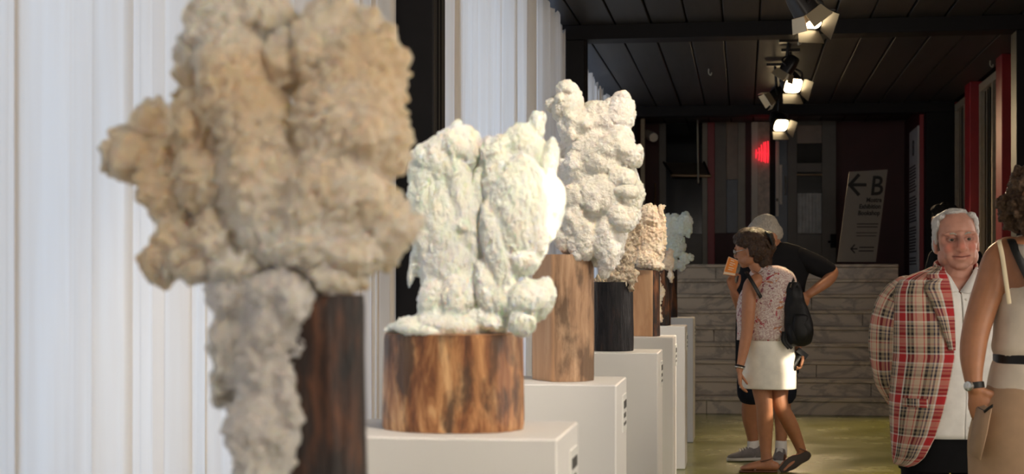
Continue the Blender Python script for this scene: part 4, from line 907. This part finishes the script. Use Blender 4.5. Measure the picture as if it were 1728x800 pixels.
D_.add('shoulder_strap', MB().tube(D_.path((1690,407,.03), (1686,407,-.07), (1691,430,-.105), (1697,470,-.118), (1703,512,-.124)), [(.0075,.0025)]*5, side=IR, n=8), 'strap_cream')
panel(D_, 'back_panel', [[W(1716,400,-.02), W(1760,392,-.06)], [W(1719,420,-.112), W(1760,420,-.112)], [W(1728,445,-.124), W(1762,450,-.124)], [W(1740,500,-.134), W(1765,500,-.134)]], 'cloth_cream')
# strap of the bag the person carries: the bag hangs outside the frame
bg = empty('shoulder_bag', [*W(1925, 640, -.05)[:2], 0], 'black leather strap of a bag worn across the bare back at the right edge', 'bag')
MB().tube(D_.path((1704,404,.02), (1707,406,-.075), (1716,428,-.118), (1731,460,-.135), (1752,500,-.142), (1800,560,-.135), (1880,600,-.12), (1925,612,-.05)), [(.0145,.003)]*8, side=IR, n=8).build('strap', 'leather_black', bg)
MB().loft([D_.ring(r, 0, 24, p=4) for r in ((610,1928,40,.05), (616,1928,46,.06), (700,1928,48,.065), (708,1928,44,.058))], flip=True).build('bag_body', 'leather_black', bg)
wt = empty('wristwatch', W(1645, 653, -.075), 'silver wristwatch with a dark band on the wrist at the right edge', 'watch')
ax = unit(W(1645,654,-.075)-W(1642,636,-.07)); sd = unit(np.cross(ax, TC)); b2 = np.cross(ax, sd); c0 = W(1644.5, 651, -.0745)
MB().loft([ring(c0+ax*q, sd*r, b2*r, 28) for q, r in ((-.011, .0305), (-.010, .0335), (.010, .0325), (.011, .0295))], flip=False).build('band', 'leather_black', wt)
fd = unit(-IR*.75+TC*.65); fs = unit(np.cross(fd, ax)); MB().loft([ring(c0+fd*.030, ax*.017, fs*.017, 20), ring(c0+fd*.040, ax*.017, fs*.017, 20), ring(c0+fd*.042, ax*.014, fs*.014, 20)]).build('watch_case', 'metal_silver', wt)
# ================= A: woman with the floral top
YA = float(G(1290, 797)[1]); A_ = Fig(YA, 1290, 'woman with brown pinned-up hair, floral sleeveless top and cream shorts, seen from behind'); W = A_.W; k = A_.k; yawA = -32
fa = unit(-IR*.84-TC*.50-UP*.20); fra = frame(fa, unit(UP-IR*.25)); ha = W(1266, 420, -.02); La = head(A_.m, ha, fra, 1.0, nose=.85, jaw=.9, wide=.95)
A_.m.tube([ha-UP*.02, W(1277, 450, -.01), W(1288, 462), W(1294, 480)], [.050, .048, .058, .08], n=16)
top_rows = [(449,1296,14,.05), (454,1299,26,.066), (463,1302,36,.082), (478,1302,41,.098), (500,1295,46,.112), (525,1291,46,.118), (550,1290,44,.120), (574,1289,43,.126)]
A_.lathe(A_.m, [(456,1296,22,.055), (465,1300,32,.075), (480,1300,38,.09), (510,1293,41,.105), (550,1291,39,.108), (580,1294,41,.12), (620,1295,42,.13), (650,1295,38,.12)], yawA)
A_.limb([(1277,473,-.06), (1266,484,-.10), (1263,520,-.12), (1261,555,-.12), (1256,585,-.13), (1250,615,-.15), (1248,624,-.155)], [.046, .048, .046, .041, .036, .026, .024], 16)
hand(A_.m, W(1248,626,-.155), unit(-UP+IR*.05), unit(IR*.9+TC*.2), .175, .35, side=-1)
A_.limb([(1319,470,.06), (1338,490,.06), (1352,530,.05), (1350,560,.02), (1346,585,-.01), (1345,592,-.015)], [.045, .045, .040, .034, .027, .025], 16)
hand(A_.m, W(1345,594,-.015), unit(-UP*.95+IR*.12+TC*.1), unit(-IR*.6+TC*.45), .178, .75, side=-1, thumb_curl=.4)
A_.limb([(1284,630,-.03), (1286,656,-.04), (1290,688,-.05), (1291,716,-.03), (1292,748,-.02), (1293,778,-.02)], [.085, .067, .055, .054, .041, .034], 18)
A_.limb([(1312,630,.05), (1314,656,.05), (1317,684,.03), (1332,713,.08), (1345,742,.14), (1353,762,.17)], [.085, .066, .053, .052, .040, .033], 18)
an = W(1294, 783, -.02); tA = W(1252, 795, -.03); tA[2] = .014; foot(A_.m, an, tA, .042)
hl = W(1357, 770, .17); bl_ = W(1331, 790, .06); bl_[2] = .05; to = W(1319, 796, .03); to[2] = .018
sdv = unit(np.cross(unit(bl_-hl), unit(IR*.8+TC*.6+UP*.3)))
A_.m.tube([W(1353,762,.17), hl+(-IR*.012), (hl+bl_)/2-IR*.014+UP*.012, bl_-IR*.010+UP*.006, to], [(.030,.030), (.031,.026), (.034,.022), (.042,.015), (.032,.010)], n=16, side=sdv)
figure_body(A_.root, A_.m, 'skin_warm', .0052, 4); eyes(A_.root, La, fra)
hm = MB()
for (px, py, rx, ry, dy, rY) in [(1272,404,27,21,.0,.10), (1262,399,20,15,.0,.085), (1284,420,22,28,.0,.095), (1290,440,13,17,-.01,.07), (1251,404,13,11,-.01,.06), (1299,408,9,13,-.02,.04), (1303,418,7,9,-.02,.04), (1277,436,12,12,.0,.085), (1251,406,11,11,-.055,.045), (1261,408,11,13,-.075,.035), (1270,418,8,16,-.09,.03), (1279,418,14,20,-.075,.045), (1270,399,16,12,-.075,.05), (1258,399,14,10,-.065,.05), (1247,402,10,9,-.04,.05), (1243,406,5,8,-.02,.035), (1296,398,9,8,-.02,.04)]:
    kk = MPP(px, YA); hm.ball(W(px, py, dy), (rx*kk, rY, ry*kk), None, 3)
for q in range(14):
    rr2 = random.Random(q); a0 = W(1243+q*2.2, 402-q*1.0, -.07); hm.tube([a0, W(1262+q*2.2, 391+q*.8, -.095), W(1286+q*1.1, 398+q*1.6, -.085), W(1300, 410+rr2.uniform(-6,6), -.05)], [.006,.009,.009,.006], n=7)
hair_obj(A_.root, hm, 'hair_brown', .0042, .004, 80, (1,1,1), smooth=2)
A_.add('hair_clip', MB().tube(A_.path((1292,391,-.06), (1298,398,-.085), (1303,412,-.07)), [.008,.012,.008], n=8), 'leather_black')
R = [A_.ring(r, yawA, 48, grow=.008) for r in smooth_rings(top_rows, 4)]; R = noisy(R, .007, 10, 7, .5)
shell(A_.add('floral_top', MB().loft(R, cap=False, flip=True), 'floral_cloth'), .004)
R = [A_.ring(r, yawA, 48, grow=.006) for r in smooth_rings([(560,1292,40,.118), (580,1294,43,.128), (610,1295,45.5,.138), (640,1296,46,.142), (655,1296,45.5,.142)], 5)]; R = noisy(R, .008, 9, 9, .5)
so = MB().loft(R, cap=False, flip=True); so.tube(A_.path((1301,575,-.135), (1302,615,-.15), (1302,655,-.152)), [.003]*3, n=6); shell(A_.add('shorts', so, 'cloth_shorts'), .004)
gl = MB()
for q in (-1, 1): 
    gl.tube([La(q*.034+.021*math.cos(a), .100-abs(.021*math.cos(a))*.15, .002+.017*math.sin(a)) for a in np.linspace(0, 2*PI, 17)], [.0022]*17, n=6, sub=1); gl.tube([La(q*.055, .098, .004), La(q*.072, .06, .004), La(q*.080, -.005, .006)], [.0022]*3, n=6)
gl.tube([La(-.013,.101,.004), La(0,.108,.006), La(.013,.101,.004)], [.002]*3, n=6)
gla = empty('eyeglasses', La(0, .1, 0), 'thin metal eyeglasses on the woman with the floral top', 'glasses'); gl.build('frame', 'metal_silver', gla)
for q in (-1, 1): MB().ball(La(q*.034, .099, .002), (.019, .0015, .015), fra, 2).build('lens', 'lens_clear', gla)
A_.add('necklace', MB().tube(A_.path((1272,457,-.07), (1280,461,-.075), (1290,455,-.065)), [.0025]*3, n=6), 'leather_brown')
ax = unit(W(1248,624,-.155)-W(1250,615,-.15)); sd = unit(np.cross(ax, TC)); b2 = np.cross(ax, sd); c0 = W(1248.5, 619, -.152)
for i, q in enumerate((-.006, .006)): A_.add('bracelet', MB().tube([c0+ax*q+sd*.030*math.cos(a)+b2*.030*math.sin(a) for a in np.linspace(0, 2*PI, 19)], [.005]*19, n=8, sub=1), 'metal_silver' if i else 'leather_black')
for who, hpos, tpos in (('flat', W(1303, 792, -.01), tA),):
    h0 = np.array(hpos); h0[2] = .006; t0 = np.array(tpos); t0[2] = .006; d = unit(t0-h0); h0 = h0-d*.03; s = np.cross(d, UP); t0 = t0+d*.015
    m = MB().loft([ring(h0+(t0-h0)*q+UP*.002, s*w, UP*.007, 14, p=3) for q, w in ((-.02,.012), (.03,.028), (.25,.034), (.5,.032), (.72,.044), (.92,.038), (1.0,.016))]); sa = m.build('sandal', 'leather_brown', A_.root)
    c = h0+(t0-h0)*.62; MB().tube([c-s*.046+UP*.012, c-d*.02+UP*.050, c+s*.046+UP*.012], [(.008,.003)]*3, side=d, n=8).build('strap', 'leather_brown', sa)
    an_ = W(1293, 776, -.02); MB().tube([an_+np.array([math.cos(a)*.042, math.sin(a)*.042, .012*math.cos(a)]) for a in np.linspace(0, 2*PI, 15)], [.005]*15, n=6, sub=1).build('ankle_strap', 'leather_brown', sa)
nrm = unit(np.cross(sdv, unit(bl_-hl)));  nrm = nrm if np.dot(nrm, TC) > 0 else -nrm
off = nrm*.028
m = MB(); pth = [hl+off+unit(hl-bl_)*.028, hl+off, (hl*.6+bl_*.4)+off*1.0, bl_+off*.75, to+off*.5+unit(to-bl_)*.02]
m.tube(pth, [(.018,.006), (.031,.007), (.032,.007), (.043,.007), (.024,.006)], n=16, side=sdv); sa = m.build('sandal', 'sole_dark', A_.root)
an_ = W(1352, 757, .165); MB().tube([an_+np.array([math.cos(a)*.040, math.sin(a)*.040, -.016*math.cos(a)]) for a in np.linspace(0, 2*PI, 15)], [.005]*15, n=6, sub=1).build('ankle_strap', 'leather_brown', sa)
c = bl_-IR*.01+UP*.02; MB().tube([c+sdv*.045, c-nrm*.025, c-sdv*.045], [(.007,.003)]*3, n=8).build('strap', 'leather_brown', sa)
# backpack on her back
bp = empty('backpack', W(1343, 582, -.03), 'small black backpack hanging at the back of the woman with the floral top', 'backpack')
def bring(r, gx=1.0): return ring(P(r[1], r[0], YA-.10), IR*r[2]*k*gx, TC*r[3], 32, p=2.8)
R = noisy(noisy([bring(r) for r in smooth_rings([(476,1339,6,.03), (482,1340,11,.045), (496,1341,15,.065), (520,1343,20,.08), (548,1346,22.5,.088), (568,1347,21,.085), (578,1346,20,.075), (584,1344,13,.05)], 6)], .022, 9, 3, .55), .012, 24, 5, .7); MB().loft(R, flip=True).build('bag_body', 'bag_black', bp)
MB().loft(noisy([ring(P(r[1], r[0], YA-.165), IR*r[2]*k, TC*r[3], 24, p=2.6) for r in smooth_rings([(530,1350,9,.02), (536,1350,13,.034), (562,1351,14,.036), (574,1350,10,.022)], 4)], .014, 16, 8, .8), flip=True).build('front_pocket', 'bag_black', bp)
MB().tube([P(1334, 486, YA-.15), P(1337, 479, YA-.12), P(1342, 477, YA-.10), P(1346, 484, YA-.14)], [.007]*4, n=8).build('carry_handle', 'leather_black', bp)
MB().tube([P(1259, 459, YA-.10), P(1262, 464, YA-.145), P(1270, 477, YA-.165), P(1279, 493, YA-.165), P(1284, 502, YA-.15)], [(.014,.004)]*5, side=IR, n=8).build('shoulder_strap', 'leather_black', bp)
MB().tube([P(1322, 452, YA-.02), P(1332, 462, YA-.07), P(1340, 480, YA-.10)], [(.016,.005)]*3, side=IR, n=8).build('shoulder_strap', 'leather_black', bp)
for x0, x1 in ((1322, 1331), (1327, 1336)): MB().tube([P(x0, 560, YA-.15), P(x0-1, 575, YA-.17), P(x1, 588, YA-.17)], [(.010,.003)]*3, n=8).build('hanging_strap', 'leather_black', bp)
cm = empty('camera', P(1338, 612, YA-.05), 'black camera lens held low in the hand of the woman with the backpack', 'camera')
a, b = P(1350, 601, YA-.04), P(1327, 631, YA-.08); ca = unit(b-a); R = []
cs = unit(np.cross(ca, TC)); ct = np.cross(ca, cs)
MB().loft([ring(a+(b-a)*q, cs*r, ct*r, 24) for q, r in ((0, .022), (.03, .027), (.35, .027), (.37, .030), (.55, .030), (.57, .033), (.97, .035), (1.0, .031))]).build('lens_barrel', 'leather_black', cm)
MB().obox(a-ca*.018+cs*.004, cs*.040, ct*.030, ca*.018).build('camera_body', 'leather_black', cm, smooth=False)
# ================= B: man behind her, bending over the leaflet
YBm = float(G(1262, 778)[1]); B_ = Fig(YBm, 1295, 'grey-haired man in black t-shirt and dark shorts behind the woman, hand on hip'); W = B_.W; k = B_.k; yawB = 18
fb = unit(-IR*.78+TC*.30-UP*.55); frb = frame(fb, unit(UP+fb*.0)); hb = W(1293, 398, .0); Lb = head(B_.m, hb, frb, 1.08)
B_.m.tube([hb, W(1309, 422, .03), W(1316, 440, .05)], [.062, .064, .085], n=16)
rows = [(410,1313,13,.05,.05), (417,1317,34,.075,.05), (428,1317,50,.095,.05), (445,1312,62,.115,.04), (480,1303,58,.13,.03), (540,1298,56,.135,.02), (600,1296,56,.135,.02), (622,1296,55,.13,.02)]
B_.lathe(B_.m, [(r[0]+4, r[1], r[2]*.88, r[3]*.88, r[4]) for r in rows]+[(650,1296,48,.11,.02)], yawB)
B_.limb([(1356,440,.06), (1378,449,.08), (1404,457,.10), (1398,472,.04), (1380,486,-.02), (1366,496,-.05)], [.055, .052, .042, .043, .037, .030], 16)
hand(B_.m, W(1364,497,-.05), unit(-IR*.8-UP*.5), unit(-TC), .185, .4, side=1)
B_.limb([(1266,455,.0), (1258,490,-.02), (1256,528,-.06), (1247,512,-.16), (1238,494,-.20)], [.055, .050, .043, .036, .028], 16)
hand(B_.m, W(1238,493,-.20), unit(UP*.95-IR*.25), unit(IR*.6+TC*.6), .19, .75, side=1, thumb_curl=.25)
B_.limb([(1272,620,.0), (1268,665,-.03), (1266,700,.0), (1271,745,.02)], [.085, .063, .060, .038], 16); B_.limb([(1320,620,.05), (1320,665,.02), (1320,700,.03), (1318,745,.03)], [.085, .062, .058, .038], 16)
a1 = W(1271, 750, .02); a1[2] = .08; a2 = W(1318, 750, .03); a2[2] = .08
B_.m.tube([W(1271,740,.02), a1], [.038,.036], n=12); B_.m.tube([W(1318,740,.03), a2], [.038,.036], n=12); foot(B_.m, a1, [*(a1-IR*.13+TC*.02)[:2], .02]); foot(B_.m, a2, [*(a2-IR*.03+TC*.13)[:2], .02])
figure_body(B_.root, B_.m, 'skin_warm', .0055, 4); eyes(B_.root, Lb, frb, 1.08)
hm = MB()
for a, r in (((0,-.015,.055), (.083,.104,.084)), ((0,.03,.085), (.07,.06,.045)), ((0,-.06,.0), (.074,.055,.08)), ((.06,-.03,.01), (.025,.05,.06)), ((-.06,-.03,.01), (.025,.05,.06))): hm.ball(Lb(*a), np.array(r)*1.06, frb, 3)
hair_obj(B_.root, hm, 'hair_grey', .005, .005, 80, (1,1,1))
R = noisy([B_.ring(r, yawB, 48, grow=.006) for r in smooth_rings(rows, 4)], .006, 8, 4, .5); shell(B_.add('shirt', MB().loft(R, cap=False, flip=True), 'cloth_black'), .004)
sleeve(B_, 'sleeve', [(1352,434,.06), (1368,443,.07), (1384,450,.085), (1396,456,.095)], [.068, .074, .072, .066], 'cloth_black', .005, 6)
sleeve(B_, 'sleeve', [(1270,450,.0), (1262,470,-.01), (1258,492,-.02)], [.068, .072, .066], 'cloth_black', .005, 8)
sh = MB(); B_.lathe(sh, [(605,1296,55,.135,.02), (630,1296,55,.135,.02)], yawB, amp=.003)
sh.tube(B_.path((1272,620,.0), (1269,645,-.02), (1268,662,-.03)), [.11, .105, .10], n=20); sh.tube(B_.path((1319,620,.05), (1320,645,.03), (1320,662,.02)), [.11, .105, .10], n=20); B_.add('shorts', sh, 'cloth_navy')
for a in (a1, a2): B_.add('sock', MB().tube([a+UP*.05, a, a-UP*.03], [.041, .043, .042], n=16), 'sock_white')
shoe(B_, a1+IR*.055, a1-IR*.185+TC*.03, 1.12); shoe(B_, a2+IR*.01-TC*.06, a2-IR*.05+TC*.185, 1.12)
B_.add('neck_cord', MB().tube([Lb(.066,-.02,-.03), W(1320,424,-.02), W(1313,440,-.06)], [.0035]*3, n=6), 'leather_black')
lf = empty('leaflet', W(1234, 464, -.27), 'orange leaflet with pale print held up by the man behind the woman', 'leaflet')
q4 = [W(1220,463,-.275), W(1240,466,-.25), W(1246.5,440,-.25), W(1229.5,433,-.275)]
nl = unit(np.cross(q4[1]-q4[0], q4[3]-q4[0])); nl = nl if np.dot(nl, TC) > 0 else -nl
MB().loft([q4, [p-nl*.004 for p in q4]]).build('card', 'orange_card', lf, smooth=False)
def lq(u, v): return (q4[0]*(1-u)+q4[1]*u)*(1-v)+(q4[3]*(1-u)+q4[2]*u)*v+nl*.001
def lrect(name, u0, u1, v0, v1, mat): MB().loft([[lq(u0,v0), lq(u1,v0), lq(u1,v1), lq(u0,v1)], [p+nl*.001 for p in (lq(u0,v0), lq(u1,v0), lq(u1,v1), lq(u0,v1))]], flip=True).build(name, mat, lf, smooth=False)
lrect('pale_band', .0, 1.0, .03, .16, 'card_print')
for v in (.30, .42, .58, .70, .84): lrect('print_line', .28, .28+.40+.08*math.sin(v*20), v, v+.045, 'card_print')
for u0, u1, v0, v1 in ((0, .035, 0, 1), (0, 1, .97, 1)): lrect('border', u0, u1, v0, v1, 'card_print')
# ================= E: dark haired person hidden behind the man in plaid
E_ = Fig(11.5, 1600, 'dark-haired person mostly hidden behind the white-haired man'); W = E_.W; k = E_.k
fe = unit(-IR*.75+TC*.65); fre = frame(fe, UP); he = W(1594, 375); Le = head(E_.m, he, fre, 1.0)
E_.m.tube([he, W(1601, 408), W(1607, 425)], [.055, .056, .08], n=14)
E_.lathe(E_.m, [(415,1612,18,.06), (425,1612,30,.085), (440,1612,38,.10), (500,1612,38,.11), (570,1612,38,.11), (610,1612,38,.11)], 40)
for s in (-1, 1):
    E_.m.tube(E_.path((1612+s*32,437), (1612+s*42,500), (1612+s*42,560,-.05), (1612+s*42,600,-.1)), [.05,.045,.038,.028], n=12); hand(E_.m, W(1612+s*42,602,-.1), -UP, IR*-s, .18, .5, side=-s)
    E_.m.tube(E_.path((1612+s*22,600), (1612+s*22,710,-.02), (1612+s*22,800)), [.085,.058,.04], n=12); an = W(1612+s*22,810); an[2] = .07; E_.m.tube([W(1612+s*22,795), an], [.04,.036], n=10); foot(E_.m, an, [*(an+fe*.14)[:2], .012])
figure_body(E_.root, E_.m, 'skin_warm', .0065, 3); eyes(E_.root, Le, fre)
hm = MB()
for a, r in (((0,-.015,.055), (.085,.105,.086)), ((0,.05,.09), (.07,.05,.04)), ((0,-.055,.0), (.078,.06,.085)), ((.07,.0,.03), (.02,.05,.05)), ((-.07,.0,.03), (.02,.05,.05))): hm.ball(Le(*a), np.array(r)*1.06, fre, 3)
hair_obj(E_.root, hm, 'hair_black', .006, .006, 70, (1,1,1))
m = MB(); E_.lathe(m, [(412,1612,19,.068), (422,1612,31,.092), (440,1612,40,.11), (500,1612,41,.122), (570,1612,42,.125), (625,1612,42,.125)], 40, cap=False); shell(E_.add('shirt', m, 'cloth_black'), .004)
for s in (-1, 1): sleeve(E_, 'sleeve', [(1612+s*31,434), (1612+s*38,470), (1612+s*42,520)], [.062,.066,.058], 'cloth_black', .004, 3)
m = MB(); E_.lathe(m, [(600,1612,42,.122), (650,1612,42,.122)], 40)
for s in (-1, 1): m.tube(E_.path((1612+s*23,640), (1612+s*23,730), (1612+s*23,818)), [.095,.078,.07], n=18); c = W(1612+s*23, 820); shoe(E_, c-fe*.08, c+fe*.19, .9, 'leather_black', 'sole_dark')
E_.add('trousers', m, 'cloth_navy')
